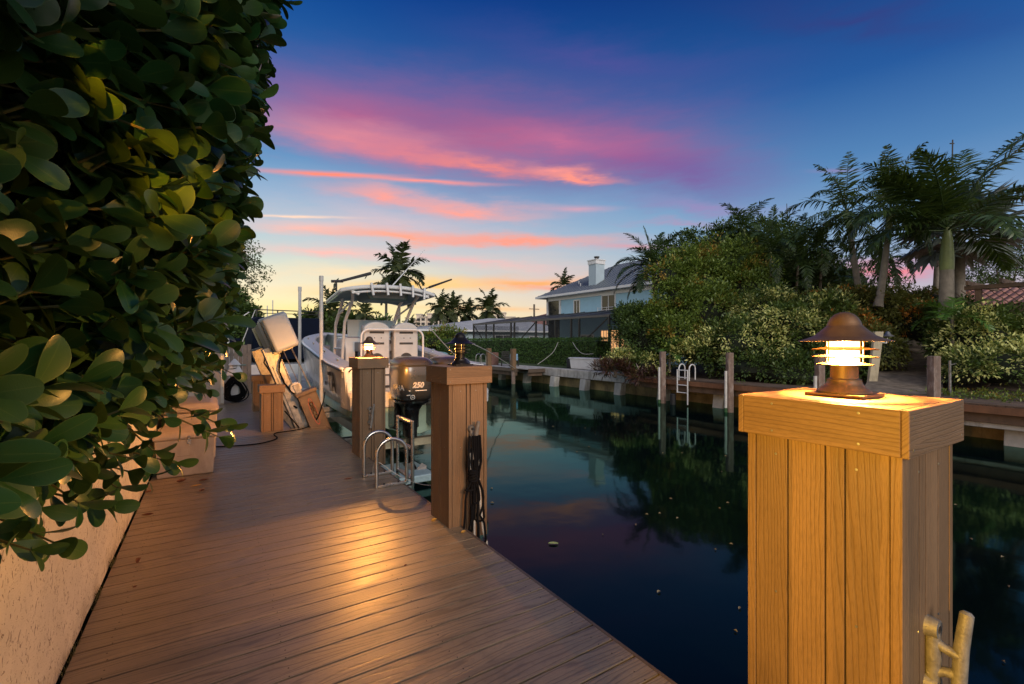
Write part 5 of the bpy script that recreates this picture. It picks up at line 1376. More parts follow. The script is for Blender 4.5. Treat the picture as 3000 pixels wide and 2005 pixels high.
# ================================================================ clipped hedge, lawn edge
def boxhedge(x0, x1, y0, y1, z0, z1, lab, n):
    t = empty('clipped_hedge', ((x0+x1)/2, (y0+y1)/2, z0), lab, 'hedge')
    q = MB(); q.box(x0+.1, x1-.1, y0+.1, y1-.1, z0, z1-.1); q.build('shaded_core', M['core'], t)
    C = []; N = []
    ar = [(y1-y0)*(z1-z0), (x1-x0)*(z1-z0), (x1-x0)*(y1-y0)]
    f = rng.choice(3, n, p=np.array(ar)/sum(ar)); a = rng.random(n); b = rng.random(n); e_ = rng.normal(0, .035, n)
    lump = .03
    X = np.where(f == 0, x0+e_, x0+a*(x1-x0)); Yv = np.where(f == 1, y0+e_, np.where(f == 0, y0+a*(y1-y0), y0+b*(y1-y0))); Z = np.where(f == 2, z1+e_+.03*np.sin(Yv*3), z0+b*(z1-z0))
    C = np.stack([X, Yv, Z], 1); O = np.stack([(f == 0)*-1.0, (f == 1)*-1.0, (f == 2)*1.0], 1)
    D = O*.6+rdir(n)*.8; L = rng.uniform(.05, .10, n)
    leafmesh('foliage', C, D, O+rdir(n)*.6+np.array([0,0,.3]), L, L*.6, T_QUAD, M['g_hedge'], t)
boxhedge(18.0, 19.2, 19.3, 27.9, .05, 1.66, 'clipped green hedge section nearer, in front of the screened porch', 16000)
boxhedge(18.6, 19.6, 28.0, 46, .05, 1.70, 'clipped green hedge section farther left behind the platform', 16000)

# ================================================================ houses
def win(parent, plane, c, a0, a1, z0, z1, mat='glassd', fr=.10, mull=1, frame='white', dep=.05):
    """window in the plane x=c (plane 'x') or y=c (plane 'y')"""
    q = MB()
    def bx(a, b, za, zb, d0, d1):
        if plane == 'x': q.box(c+d0, c+d1, a, b, za, zb)
        else: q.box(a, b, c+d0, c+d1, za, zb)
    bx(a0-fr, a0, z0-fr, z1+fr, -dep, .0); bx(a1, a1+fr, z0-fr, z1+fr, -dep, .0); bx(a0, a1, z1, z1+fr, -dep, .0); bx(a0, a1, z0-fr, z0, -dep, .0)
    for k in range(mull): m_ = a0+(a1-a0)*(k+1)/(mull+1); bx(m_-.03, m_+.03, z0, z1, -dep*.8, 0)
    f_ = q.build('window', M[frame], parent)
    q = MB(); bx(a0, a1, z0, z1, -.02, -.004); q.build('pane', M[mat], f_)
    return f_
bh = empty('blue_house', (28, 27, .05), 'two storey light blue house with grey metal roof and tall chimney', 'house')
q = MB(); q.box(25.0, 34, 17, 31.4, .05, 5.45); q.build('wall', M['bluewall'], bh)
q = MB()
for (a, b, z0, z1) in ((17, 33.2, 5.05, 5.5), (31.2, 31.42, 3.6, 5.05), (17, 31.2, 3.55, 3.66)): q.box(24.93, 25.0, a, b, z0, z1)
q.box(24.93, 25.05, 33.0, 33.2, 3.0, 5.5); q.build('trim', M['white'], bh, bevel=.005)
q = MB(); q.box(25.05, 34, 31.42, 33.1, .05, 5.4); q.build('corner_bay', M['glassd'], bh)
ex0, ey0, ey1, rz = 24.4, 16.4, 34.0, 5.50; rx = 29.5
roof = MB(); roof.add([(ex0,ey0,rz),(ex0,ey1,rz),(34.6,ey1,rz),(34.6,ey0,rz),(rx,29.2,8.2),(rx,21.0,8.2)], [(0,1,4,5),(1,2,4),(2,3,5,4),(3,0,5),(0,3,2,1)])
rf = roof.build('roof', M['metalroof'], bh)
q = MB()
yy2 = ey0+.2
while yy2 < ey1:   # standing seams of the canal slope
    f1 = min(1, (yy2-ey0)/(21.0-ey0)) if yy2 < 21 else (1 if yy2 < 29.2 else max(.02, (ey1-yy2)/(ey1-29.2)))
    a = Vector((ex0, yy2, rz+.02)); b = Vector((ex0+(rx-ex0)*f1, yy2, rz+.02+2.7*f1)); q.tube([a, b], .022, 4); yy2 += .42
q.build('roof_seams', M['seam'], rf); q = MB()
for k in range(11):
    xx = ex0+.4+k*.42*1.1; f1 = max(.02, (xx-ex0)/(rx-ex0)); q.tube([(xx, ey0, rz+.02), (xx, ey0+(21-ey0)*f1, rz+.02+2.7*f1)], .022, 4)
q.build('roof_seams', M['seam'], rf)
q = MB(); q.box(ex0-.08, ex0+.05, ey0, ey1+.05, 5.33, 5.51); q.box(ex0, 34.6, ey1-.0, ey1+.06, 5.33, 5.5); q.box(ex0+.06, 25.0, ey0, ey1, 5.34, 5.42); q.build('gutter', M['white'], rf, bevel=.01)
chm = MB(); chm.box(25.35, 26.25, 27.3, 28.15, 5.6, 8.0); cmn = chm.build('chimney', M['palewall'], bh, bevel=.01)
chm = MB(); chm.box(25.30, 26.30, 27.25, 28.2, 7.65, 7.95); chm.box(25.25, 26.35, 27.2, 28.25, 7.951, 8.02); chm.build('chimney_cap', M['white'], cmn, bevel=.01)
chm = MB(); chm.lathe([(.16,0),(.16,.18),(.22,.2),(.22,.28),(0,.30)], (25.8,27.7,8.02), 14); chm.build('flue', M['alud'], cmn, smooth=True)
win(bh, 'x', 25.0, 28.85, 29.45, 3.75, 4.85); win(bh, 'x', 25.0, 24.9, 26.2, 3.6, 4.98, mull=1)
win(bh, 'x', 25.0, 27.2, 28.6, .5, 2.0)
for k in range(3): win(bh, 'x', 25.0, 23.4+1.05*k, 24.2+1.05*k, .5, 2.35, mat='winlit', fr=.09, mull=2)
q = MB()
for z in (3.72, 3.90, 4.08): q.tube([(24.78, 24.6, z), (24.78, 26.5, z)], .02, 6)
for y_ in (24.6, 25.55, 26.5): q.tube([(24.78, y_, 3.66), (24.78, y_, 4.14)], .02, 6); q.tube([(24.78, y_, 3.75), (24.95, y_, 3.75)], .02, 6)
q.build('balcony_rail', M['white'], bh)
for (y_, x) in ((30.3, 26.2), (29.4, 25.6)):
    q = MB(); zz = rz+(x-ex0)/(rx-ex0)*2.7; q.tube([(x, y_, zz-.05), (x, y_, zz+.22)], .05, 8); q.build('vent_pipe', M['white'], rf)

# screened porch
sp_ = empty('screen_porch', (22.5, 29, .05), 'dark framed screened porch in front of the blue house', 'porch')
def screenmat():
    m, t, b = newmat('insect_screen'); b.inputs['Base Color'].default_value = (.05,.055,.06,1); b.inputs['Roughness'].default_value = .8
    tr = t.node('ShaderNodeBsdfTransparent'); ms = t.node('ShaderNodeMixShader'); ms.inputs[0].default_value = .22
    t.l.new(tr.outputs[0], ms.inputs[1]); t.l.new(b.outputs[0], ms.inputs[2]); t.l.new(ms.outputs[0], t.n['Material Output'].inputs[0]); return m
def screenmat2():
    m, t, b = newmat('roof_screen'); b.inputs['Base Color'].default_value = (.045,.055,.068,1); b.inputs['Roughness'].default_value = .7
    tr = t.node('ShaderNodeBsdfTransparent'); ms = t.node('ShaderNodeMixShader'); ms.inputs[0].default_value = .86
    t.l.new(tr.outputs[0], ms.inputs[1]); t.l.new(b.outputs[0], ms.inputs[2]); t.l.new(ms.outputs[0], t.n['Material Output'].inputs[0]); return m
y0s, y1s = 20.4, 37.6
def zr(x): return 3.08 + (x-20)/5*.75
q = MB(); q.box(19.99, 20.01, y0s, y1s, .1, 3.06); q.box(20.0, 24.9, y1s-.01, y1s+.01, .1, 3.0); q.box(20.0, 24.9, y0s-.01, y0s+.01, .1, 3.0); q.build('screen_wall', screenmat(), sp_)
q = MB(); q.add([(20, y0s, 3.12), (20, y1s, 3.12), (24.98, y1s, zr(24.98)+.04), (24.98, y0s, zr(24.98)+.04)], [(0,1,2,3)]); q.build('screen_roof', screenmat2(), sp_)
posts = [20.4, 23.1, 23.9, 25.6, 26.9, 27.9, 30.8, 31.3, 34.0, 35.3, 37.6]
for y_ in posts:
    q = MB(); q.box(19.95, 20.05, y_-.06, y_+.06, .05, 3.05); q.build('post', M['alud'], sp_)
for y_ in (20.4, 23.0, 25.6, 28.2, 30.8, 33.4, 35.5, 37.6):
    q = MB(); q.tube([(20, y_, 3.10), (24.98, y_, zr(24.98)+.05)], .055, 4); q.build('rafter', M['alud'], sp_)
q = MB(); q.box(19.93, 20.07, y0s-.06, y1s+.06, 3.02, 3.16); q.box(19.97, 20.03, y0s, y1s, .95, 1.02); q.build('beam', plain('porch_beam', (.13,.12,.11), .5, .2), sp_)
for (ya, yb_) in ((20.5, 23.0), (27.95, 30.6), (37.5, 35.4)):
    q = MB(); q.tube([(20, ya, 2.95), (20, yb_, 1.3)], .045, 4); q.build('diagonal_brace', M['alud'], sp_)
q = MB(); q.tube([(20.1, 20.35, 2.9), (22.2, 20.35, 1.5)], .05, 4); q.build('diagonal_brace', M['alud'], sp_)

# low pale house with white tile roof
lh = empty('low_pale_house', (25, 50, .05), 'single storey pale blue house with hipped white tile roof beyond the porch', 'house')
q = MB(); q.box(17.6, 36, 44.5, 56, .05, 2.75); q.build('wall', M['palewall'], lh)
q = MB(); q.add([(16.9,43.8,2.75),(37,43.8,2.75),(37,57,2.75),(16.9,57,2.75),(28.5,49.5,4.4),(33,49.5,4.4)], [(0,1,5,4),(1,2,5),(2,3,4,5),(3,0,4),(0,3,2,1)]); q.build('roof', M['whitetile'], lh)
q = MB(); q.box(16.9, 37, 43.7, 43.8, 2.6, 2.78); q.box(16.8, 16.9, 43.7, 57, 2.6, 2.78); q.build('fascia', M['white'], lh)
win(lh, 'y', 44.5, 26.4, 28.4, .9, 2.2); win(lh, 'y', 44.5, 31, 32.2, 1.0, 2.1); win(lh, 'y', 44.5, 18.3, 19.0, .8, 2.1, mull=0)
rh = empty('red_roof_house', P(1220, 985, 75), 'small distant house with a red tile roof left of the pale house', 'house')
q = MB(); c_ = P(1215, 1000, 75); q.box(c_.x-3, c_.x+6, c_.y-3, c_.y+3, 0, 1.7); q.build('wall', M['creamwall'], rh)
q = MB(); q.add([(c_.x-3.6,c_.y-3.6,1.7),(c_.x+6.6,c_.y-3.6,1.7),(c_.x+6.6,c_.y+3.6,1.7),(c_.x-3.6,c_.y+3.6,1.7),(c_.x-.5,c_.y,3.0),(c_.x+3.5,c_.y,3.0)], [(0,1,5,4),(1,2,5),(2,3,4,5),(3,0,4),(0,3,2,1)]); q.build('roof', M['redtile'], rh)
# house behind with brown roof and pole at the left of the blue house
c_ = P(1665, 940, 62)
q = MB(); 
bh2 = empty('brown_roof_house', c_, 'house with a brown hipped roof peeking out left of the blue house', 'house')
q.box(c_.x-5, c_.x+4, c_.y, c_.y+8, .05, 3.7); q.build('wall', M['creamwall'], bh2)
q = MB(); q.add([(c_.x-6,c_.y-1,3.7),(c_.x+5,c_.y-1,3.7),(c_.x+5,c_.y+9,3.7),(c_.x-6,c_.y+9,3.7),(c_.x,c_.y+4,5.6)], [(0,1,4),(1,2,4),(2,3,4),(3,0,4),(0,3,2,1)]); q.build('roof', M['redtile'], bh2)
q = MB(); a = P(1565, 1000, 70); q.tube([Vector((a.x,a.y,0)), P(1565,892,70)], .14, 8); q.box(a.x-.9, a.x+.9, a.y-.06, a.y+.06, P(0,905,70).z-.1, P(0,905,70).z); q.build('utility_pole', M['bark'], label='thin utility pole rising left of the blue house', cat='pole')
# condominium towers far away
def condo(px0, px1, ytop, Y, lab, steps):
    a, b = P(px0, 960, Y), P(px1, 960, Y); mid_ = (a+b)/2; zt = P(0, ytop, Y).z
    t = empty('condominium', Vector((mid_.x, mid_.y, 0)), lab, 'apartment building', 'distant condominium blocks')
    ex_ = (b-a).normalized(); wd_ = (b-a).length; ny_ = Vector((-ex_.y, ex_.x, 0))
    Mt = Matrix(((ex_.x, ny_.x, 0, a.x), (ex_.y, ny_.y, 0, a.y), (0, 0, 1, 0), (0, 0, 0, 1)))
    q = MB()
    for f0, f1, hf, dep in steps: q.box(wd_*f0, wd_*f1, -dep, 14, 0, zt*hf, Mt)
    q.build('wall', M['condo'], t)
    q = MB(); fl = 3.0
    for f0, f1, hf, dep in steps:
        z = 4.0
        while z < zt*hf-2:
            n_ = max(1, int(wd_*(f1-f0)/4.2))
            for k in range(n_):
                xx = wd_*f0+(wd_*(f1-f0))*(k+.5)/n_; q.box(xx-1.1, xx+1.1, -dep-.25, -dep-.02, z, z+1.7, Mt)
            z += fl
    o_ = q.build('windows', M['glassd'], t); o_['kind'] = 'stuff'
    q = MB()
    for f0, f1, hf, dep in steps: q.box(wd_*f0-.5, wd_*f1+.5, -dep-.6, 14.3, zt*hf+.02, zt*hf+.7, Mt)
    q.build('parapet', M['creamwall'], t)
condo(1206, 1292, 921, 320, 'cream condominium block behind the palms left of the low house', ((0,.16,.80,2),(.16,.32,.98,0),(.32,.52,.90,3),(.52,.68,1.0,0),(.68,1,.86,2)))
condo(1440, 1532, 918, 360, 'cream condominium block farther right above the pale roof', ((0,.2,.9,1),(.2,.45,1.0,0),(.45,.75,.86,2),(.75,1,.74,0)))

# red tiled house and pergola on the right bank
rt = empty('tiled_house', P(2680, 880, 30), 'house with a terracotta tile roof behind the shrubs on the right bank', 'house')
a = P(2560, 900, 24); b = P(3120, 900, 24)
q = MB(); q.box(24.5, 34, -8, 10.5, .05, 2.84); q.build('wall', M['creamwall'], rt)
q = MB(); q.add([(23.6,-9,2.85),(23.6,11.4,2.85),(35,11.4,2.85),(35,-9,2.85),(28.6,8.0,3.95),(28.6,-6,3.95)], [(0,1,4,5),(1,2,4),(2,3,5,4),(3,0,5),(0,3,2,1)]); q.build('roof', tilemat('terracotta_tile_b', (.42,.17,.11), (.62,.32,.24), 1, .28, .30), rt)
pg = empty('lattice_pergola', (20.5, 1.5, 0), 'dark pergola with diamond lattice panel under vines at the right edge', 'pergola')
q = MB(); za, zb_ = 2.1, 3.1
for k in range(-14, 26):
    for s_ in (1, -1):
        y0_ = -1.6+k*.20; pts = [(19.6+.02*s_, y0_, za), (19.6+.02*s_, y0_+s_*(zb_-za), zb_)]
        if -2.4 < y0_ < 3.2: q.tube([(a_, b_+1.1, c_2) for a_, b_, c_2 in pts], .014, 4)
q.build('lattice', M['oldwood'], pg)
q = MB()
for y_ in (-1.3, 1.5, 4.3): q.box(19.55, 19.70, y_-.07, y_+.07, 0, 3.1)
q.box(19.5, 19.75, -1.5, 4.6, 3.1, 3.22)
for k in range(9): q.box(19.3, 22.6, -1.3+.72*k, -1.24+.72*k, 3.225, 3.36)
q.build('frame', M['oldwood'], pg, bevel=.005)
# leaning post with a bell shaped lamp, path, pipe
lp = empty('leaning_post', P(2545,1140,13.75), 'leaning cream painted post with a bell lamp beside the garden path', 'lamp post')
b0 = P(2552,1142,13.75); b1 = P(2573,972,13.75); b0.z = .1
ax = (b1-b0); q = MB(); sdx = Vector((CT, -ST, 0))*.125; sdy = Vector((ST, CT, 0))*.05
q.loft([[b0-sdx-sdy, b0+sdx-sdy, b0+sdx+sdy, b0-sdx+sdy], [b1-sdx-sdy, b1+sdx-sdy, b1+sdx+sdy, b1-sdx+sdy]]); q.build('post', plain('cream_post', (.42,.36,.24), .7, 0, .2, 4, dirt=((.15,.12,.08), .6)), lp, bevel=.01)
c_ = P(2601, 985, 13.75); q = MB(); q.lathe([(.02,.14),(.05,.12),(.07,.06),(.15,.0),(.16,-.01),(.14,-.005),(.06,.05),(0,.08)], c_, 24); q.build('lamp_shade', M['galv'], lp, smooth=True)
q = MB(); q.tube([P(2578,995,13.75), P(2585,1004,13.75), P(2597,1006,13.75), P(2600,990,13.75)], .015, 6); q.build('lamp_arm', M['white'], lp, smooth=True)
q = MB(); a = PG(2783, 1155, .1); q.tube([a, a+Vector((0,0,.9))], .035, 10); q.tube([a+Vector((0,0,.78)), a+Vector((.1,-.1,.82))], .02, 8); q.build('garden_standpipe', M['galv'], label='thin grey standpipe before the right hand variegated shrub', cat='pipe', smooth=True)
pm = MB(); n = 30; vs=[]; fs=[]
for i in range(n+1):
    f = i/n; p_ = P(2640+65*f, 1150-90*f, 12.3+7*f); wd_ = 1.1
    z = .13+.95*f+.03*math.floor(f*9)
    for s_ in (-1, 1): vs.append((p_.x+s_*CT*wd_, p_.y-s_*ST*wd_, z))
for i in range(n): fs.append((2*i,2*i+1,2*i+3,2*i+2))
pm.add(vs, fs); pm.build('garden_path', plain('stone_path', (.17,.135,.10), .9, 0, .5, 5, 1.0, 9), kind='structure')

# ================================================================ vegetation, right bank
bush('broadleaf_tree', 'large rounded green tree with orange tipped leaves beside the blue house', 'tree',
     [(2040,850,90,90,22),(1985,905,75,85,21),(2130,800,95,85,23),(2075,935,110,90,20.5),(1985,1000,90,65,19.5,.7),(2190,880,95,95,21.5),(1955,820,55,50,21.5),(2150,960,90,80,20.5),(1925,950,55,50,20.5),(2010,780,60,45,22.5)], 1050, 44, .15, M['g_mid'], clump_r=.36, core=.62, trunk=P(2010,1080,20)-Vector((0,0,.2)), trunk_r=.16)
bush('broadleaf_tree', 'dark green tree behind the orange tipped tree with its top against the sky', 'tree',
     [(1990,760,90,60,26),(2080,740,110,60,26),(2190,720,95,70,26),(2280,760,120,90,26),(2250,830,130,110,26),(2330,900,140,130,24)], 800, 38, .17, M['g_dark'], clump_r=.42, core=.6, trunk=P(2150,1040,26)-Vector((0,0,.5)), trunk_r=.18)
bush('dark_shrub', 'dark dense shrub hugging the porch corner left of the green tree', 'shrub',
     [(1865,970,62,70,21.5),(1905,1000,80,70,20.5),(1850,925,45,28,22.5)], 700, 24, .12, M['g_dark'], clump_r=.22)
bush('variegated_shrub', 'low yellow variegated shrub right of the white dock box', 'shrub', [(1830,1065,55,40,20),(1900,1075,60,38,19.3)], 260, 20, .12, M['g_var'], clump_r=.16, core=.6)
bush('variegated_shrub', 'tall yellow variegated shrub behind the far ladder and pilings', 'shrub',
     [(2250,930,90,80,18.5),(2330,1000,120,110,17.2),(2180,1020,130,80,17.8),(2070,1040,100,42,18.6),(2410,960,90,90,17.2)], 800, 36, .13, M['g_var'], clump_r=.24, core=.62)
bush('dark_shrub', 'dark green shrub mass between the pilings behind the far dock', 'shrub',
     [(2230,1080,140,60,17.0),(2420,1075,100,65,16.0),(2330,1100,110,45,16)], 620, 22, .11, M['g_dark'], clump_r=.18)
bush('copper_shrub', 'shrub with coppery orange leaves above the nearest lamp', 'shrub',
     [(2460,905,110,55,18),(2570,910,90,60,17.5),(2650,950,80,70,17),(2480,990,100,70,16.5),(2570,1040,60,80,15.2)], 800, 24, .12, M['g_red'], clump_r=.19)
bush('variegated_shrub', 'large pale variegated shrub filling the bank at the right edge', 'shrub',
     [(2870,1010,110,100,13.6),(2960,985,100,75,14),(2920,1080,120,70,12.8),(2830,1090,60,55,12.8),(3040,1050,110,110,13)], 620, 34, .11, M['g_var'], clump_r=.22, core=.62)
bush('dark_shrub', 'dark green shrub between the path and the right variegated shrub', 'shrub',
     [(2790,1010,55,80,14.6),(2780,940,60,55,15.6),(2850,950,70,35,16.0)], 560, 22, .11, M['g_dark'], clump_r=.17)
bush('vine_mass', 'brownish vine tangle under the tile roof right of the copper shrub', 'vine',
     [(2730,900,80,50,18.5),(2700,960,55,60,17.8),(2650,900,70,40,19)], 380, 20, .11, M['g_red'], clump_r=.20)
bush('backdrop_tree', 'dark tree mass filling the bank behind the path and shrubs', 'tree',
     [(2300,960,260,120,27),(2480,940,140,110,25),(2700,1010,140,90,22.5),(2860,980,160,80,21),(2440,830,110,60,27)], 1100, 22, .20, M['g_dark'], clump_r=.38, trunk_r=.2)
bush('silhouette_tree', 'open branched dark tree against the sky at the right edge', 'tree',
     [(2920,790,95,60,22),(2990,750,90,70,22),(2870,850,80,35,22),(3050,820,90,70,22)], 520, 20, .12, M['g_dark'], clump_r=.22, core=0, trunk=P(2960,960,22)-Vector((0,0,1)))
# low plants along the edge
bush('red_bromeliads', 'row of dark red strap leaved plants at the seawall beside the white box', 'plant', [(1800,1085,60,18,19.2),(1900,1105,60,16,18.6)], 130, 16, .30, leafmat('red_strap_leaf', (.05,.018,.016), (.10,.045,.02)), core=0, aspect=.12, clump_r=.12)
bush('groundcover', 'low green ground cover along the dock at the right edge', 'plant', [(2900,1165,160,10,11.8),(3050,1180,120,12,11.4)], 260, 14, .07, M['g_mid'], core=0, clump_r=.10)

# palms
palm('royal_palm', 'tallest palm at the right with long fronds reaching out of the frame', P(2772,960,14.5), P(2774,790,14.5), 3.6, 16, .85, .055, 50, .20, .17, 'g_palm', 1.3, 1.1, .85, group='palms of the right bank', lowest=.0, hang=.55, shaft_r=.165,
     aims=[(Vector((x_*CT, -x_*ST, z_)), l_, d_) for x_, z_, l_, d_ in ((-.62,.80,3.2,1.3),(-.45,.9,2.9,1.6),(.50,.87,4.6,.9),(.8,.5,4.2,.9),(-.93,.25,2.9,1.6),(-.15,1.0,2.6,1.8))])
palm('palm_tree', 'curved slender palm with a green crownshaft left of the tallest palm', P(2572,900,16.5), P(2601,690,16.5), 2.3, 17, .55, .05, 36, .13, .085, 'g_palm', .95, 2.2, 1.15, group='palms of the right bank', bow=.10, hang=.95)
palm('palm_tree', 'palm with drooping fronds and brown underleaves third from the right', P(2520,880,20), P(2487,665,20), 2.8, 16, .60, .055, 34, .13, .10, 'g_palm', .7, 2.1, 1.05, group='palms of the right bank', hang=.95)
palm('palm_tree', 'small low palm under the curved slender palm', P(2645,870,22), P(2616,775,22), 1.8, 13, .42, .055, 24, .10, .07, 'g_palm', .4, 3.0, .7, group='palms of the right bank', hang=.6)
palm('palm_tree', 'thin palm trunk just left of the tallest palm with a small crown', P(2742,880,20), P(2748,735,20), 1.6, 12, .42, .055, 24, .13, .10, 'g_palm', .5, 2.4, .6, group='palms of the right bank', hang=.6)
fanpalm('fan_palm', 'silvery fan palm behind the tallest palm', P(2808,920,17), P(2812,690,17), 2.0, 24, 'g_silver', .17, 'palms of the right bank')
palm('palm_tree', 'palm crown rising above the middle of the dark trees', P(2165,860,24), P(2178,700,24), 2.0, 14, .45, .06, 26, .12, .09, 'g_palm', .5, 1.8, 1.0, group='palms of the right bank')
palm('palm_tree', 'small palm crown left of the one rising over the dark trees', P(2110,860,25), P(2128,730,25), 1.6, 12, .42, .06, 24, .12, .09, 'g_palm', .3, 1.8, 1.0, group='palms of the right bank')
for (px, py, b_, lab, rr) in ((2250,700,900,'clumping palm with arching fronds left of the drooping palm',2.4),(2330,720,900,'clumping palm with arching fronds right of its twin',2.3),(2400,690,900,'clumping palm crown nearest the drooping palm',2.2),(2290,800,960,'lower clumping palm in front of the dark trees',2.0),(2420,790,960,'lower clumping palm above the nearest lamp',2.0)):
    palm('clumping_palm', lab, P(px, b_, 21.5), P(px+8, py+55, 21.5), rr, 15, .46, .05, 30, .07, .05, 'g_palm', .3, 2.2, 1.1, group='clumping palms of the right bank', hang=.5)
palm('date_palm', 'feathery palm overhanging the roof of the blue house', P(1930,1000,23.5), P(1915,800,23.5), 2.3, 15, .55, .05, 40, .13, .10, 'g_palm', .35, 1.5, 1.0, lowest=-.3, hang=.35,
     aims=[(Vector((-.65,.55,.55)), 2.7, 2.2), (Vector((-.7,.55,-.05)), 2.6, 1.8), (Vector((-.10,.15,1)), 2.1, .6), (Vector((-.65,.45,.2)), 2.3, 1.9)])
palm('young_palm', 'bright green young palm in front of the tallest palm trunk', P(2790,1060,13.6), P(2790,935,13.6), 1.15, 9, .36, .05, 20, .05, .04, 'g_bright', .1, 1.6, .7, lowest=.1, hang=.2)
palm('young_palm', 'bright green young palm arching near the lattice pergola', P(2930,1000,14.5), P(2935,915,14.5), 1.1, 6, .32, .05, 20, .05, .04, 'g_bright', .1, 1.6, .3, lowest=.1, hang=.2)
palm('young_palm', 'small green palm beside the far dock piling left of the ladder', P(1962,1090,18.6), P(1962,1030,18.6), .8, 9, .28, .04, 18, .04, .03, 'g_bright', .05, 1.8, .9, lowest=.2, hang=.3)
q = MB(); a = P(2315, 760, 30); q.tube([Vector((a.x,a.y,0)), P(2305,597,30)], [.04,.02], 6); q.build('flag_pole', M['alud'], label='thin antenna mast rising above the palms in the middle of the bank', cat='pole')
q = MB(); q.tube([P(2789,520,24), P(2791,410,24)], .03, 6); q.tube([P(2783,421,24), P(2795,421,24)], .03, 6); q.tube([P(2789,1000,24), P(2789,520,24)], .04, 6); q.build('antenna_mast', M['alud'], label='thin antenna mast standing behind the tallest palm', cat='pole')

# far palms at the canal end
for (px, ct, hb_, rad, lab, nf, Y) in ((1168,800,960,66,'tall shaggy palm rising behind the boat hardtop',18,52),(1288,905,965,38,'first palm of the four distant palms right of the boat',14,70),(1326,905,965,38,'second palm of the four distant palms right of the boat',14,72),(1368,918,965,34,'third and lowest of the four distant palms right of the boat',14,74),(1428,905,965,44,'last and fullest of the four distant palms right of the boat',16,70),
    (966,905,985,58,'palm with a pale trunk behind the left side of the hardtop',15,50),(1066,920,975,38,'ragged low palm seen under the boat hardtop',11,48),(1200,955,985,24,'small bushy palm left of the red roofed house',16,60),(1650,838,1000,36,'palm top peeking over the blue house roof',10,58),(1130,840,960,34,'small palm leaning left of the tall shaggy palm',9,56)):
    ln = rad*Y/F*1.6; base = P(px, 1000, Y); base.z = 0
    palm('distant_palm', lab, base, P(px+2, ct+rad*.25, Y), ln, nf+4, ln*.30, ln*.055, 26, .20, .13, 'g_palm2', ln*.12, 2.0, 1.1, group='distant palms along the horizon', lowest=-.9, hang=.7, spear=False)
for (lst, lab, leaf) in (([(935,960,60,40,52),(1010,965,60,35,50),(1090,975,60,30,50)],'distant green trees behind the boat',.5),
    ([(1300,985,110,18,80),(1420,985,80,16,80)],'distant green treeline under the four palms',.5),
    ([(1300,1000,60,34,48),(1260,1005,40,26,46)],'round green shrub left of the pale house corner',.28),
    ([(1215,1005,50,18,60)],'low distant shrub left of the round shrub',.3)):
    bush('distant_shrub', lab, 'shrub', lst, 260, 16, leaf, M['g_mid'] if leaf < .4 else M['g_dark'], clump_r=leaf*1.6, group=None, trunk_r=.2)
# left background trees beside the hedge
bush('left_tree', 'dark bushy tree beyond the fence at the left under the sky', 'tree', [(690,945,62,50,24),(650,900,60,60,24),(700,985,55,30,23)], 420, 22, .22, M['g_dark'], clump_r=.30)
t = empty('overhanging_tree', P(640,900,14), 'overhanging tree with small leaves silhouetted beside the hedge', 'tree')
q = MB(); C=[];D=[];N=[];L=[];W=[]
root = P(560, 700, 12)
for k in range(54):
    tip = P(rnd.uniform(690, 815)-0.0, 0, 12); f = rnd.random(); py = rnd.uniform(690, 870); lim = np.interp(py, [690,760,800,870], [740,785,800,812]); px = rnd.uniform(670, lim)
    tip = P(px, py, 12+rnd.uniform(-.8,.8)); mid_ = root.lerp(tip, .6)+Vector((0,0,.25)); q.tube([root, mid_, tip], [.02,.010,.003], 4)
    for j in range(26):
        s_ = rnd.uniform(.45, 1.0); p_ = (root.lerp(mid_, s_/.6) if s_ < .6 else mid_.lerp(tip, (s_-.6)/.4)) + Vector((rnd.gauss(0,.06), rnd.gauss(0,.06), rnd.gauss(0,.06)))
        for i_ in range(3):
            C.append(p_+Vector((rnd.gauss(0,.03),)*3)); D.append(Vector((rnd.gauss(0,1), rnd.gauss(0,1), rnd.gauss(-.2,1)))); N.append(Vector((rnd.gauss(0,1), rnd.gauss(0,1), 1))); L.append(rnd.uniform(.05,.085)); W.append(.036)
q.tube([Vector((root.x-1.5, root.y+.3, 0)), Vector((root.x-.8, root.y+.1, 2.0)), root], [.12,.09,.03], 8)
q.build('branches', M['bark'], t, smooth=True)
leafmesh('foliage', C, D, N, L, W, T_QUAD, M['g_dark'], t)
# ================================================================ sky
wd = bpy.data.worlds.new('World'); sc.world = wd; wd.use_nodes = True
T = NT(wd.node_tree); bg = T.n['Background']
s = T.sep(T.node('ShaderNodeTexCoord').outputs['Generated'])
az0 = T.m('ARCTAN2', s[0], s[1]); el0 = T.m('ARCSINE', s[2])
vec = T.comb(T.m('MULTIPLY', az0, 2.2), T.m('MULTIPLY', el0, 9.0), 0.0)
nz1 = T.noise(vec, 1.3, 5, 0.62); nz2 = T.noise(T.comb(T.m('MULTIPLY', az0, 7.0), T.m('MULTIPLY', el0, 34.0), 3.0), 1.2, 6, 0.66)
az = T.m('ADD', az0, T.m('MULTIPLY', T.m('SUBTRACT', nz1, .5), .16))
el = T.m('ADD', el0, T.m('MULTIPLY', T.m('SUBTRACT', nz1, .5), .085))
el = T.m('ADD', el, T.m('MULTIPLY', T.m('SUBTRACT', nz2, .5), .022))
def lin(r, g, b):
    f = lambda c: (c/255/12.92 if c/255 <= .04045 else ((c/255+.055)/1.055)**2.4)
    return (f(r), f(g), f(b))
def stops(lst): return [(max(0, math.degrees(0)+e)/90.0, lin(*c)) for e, c in lst]
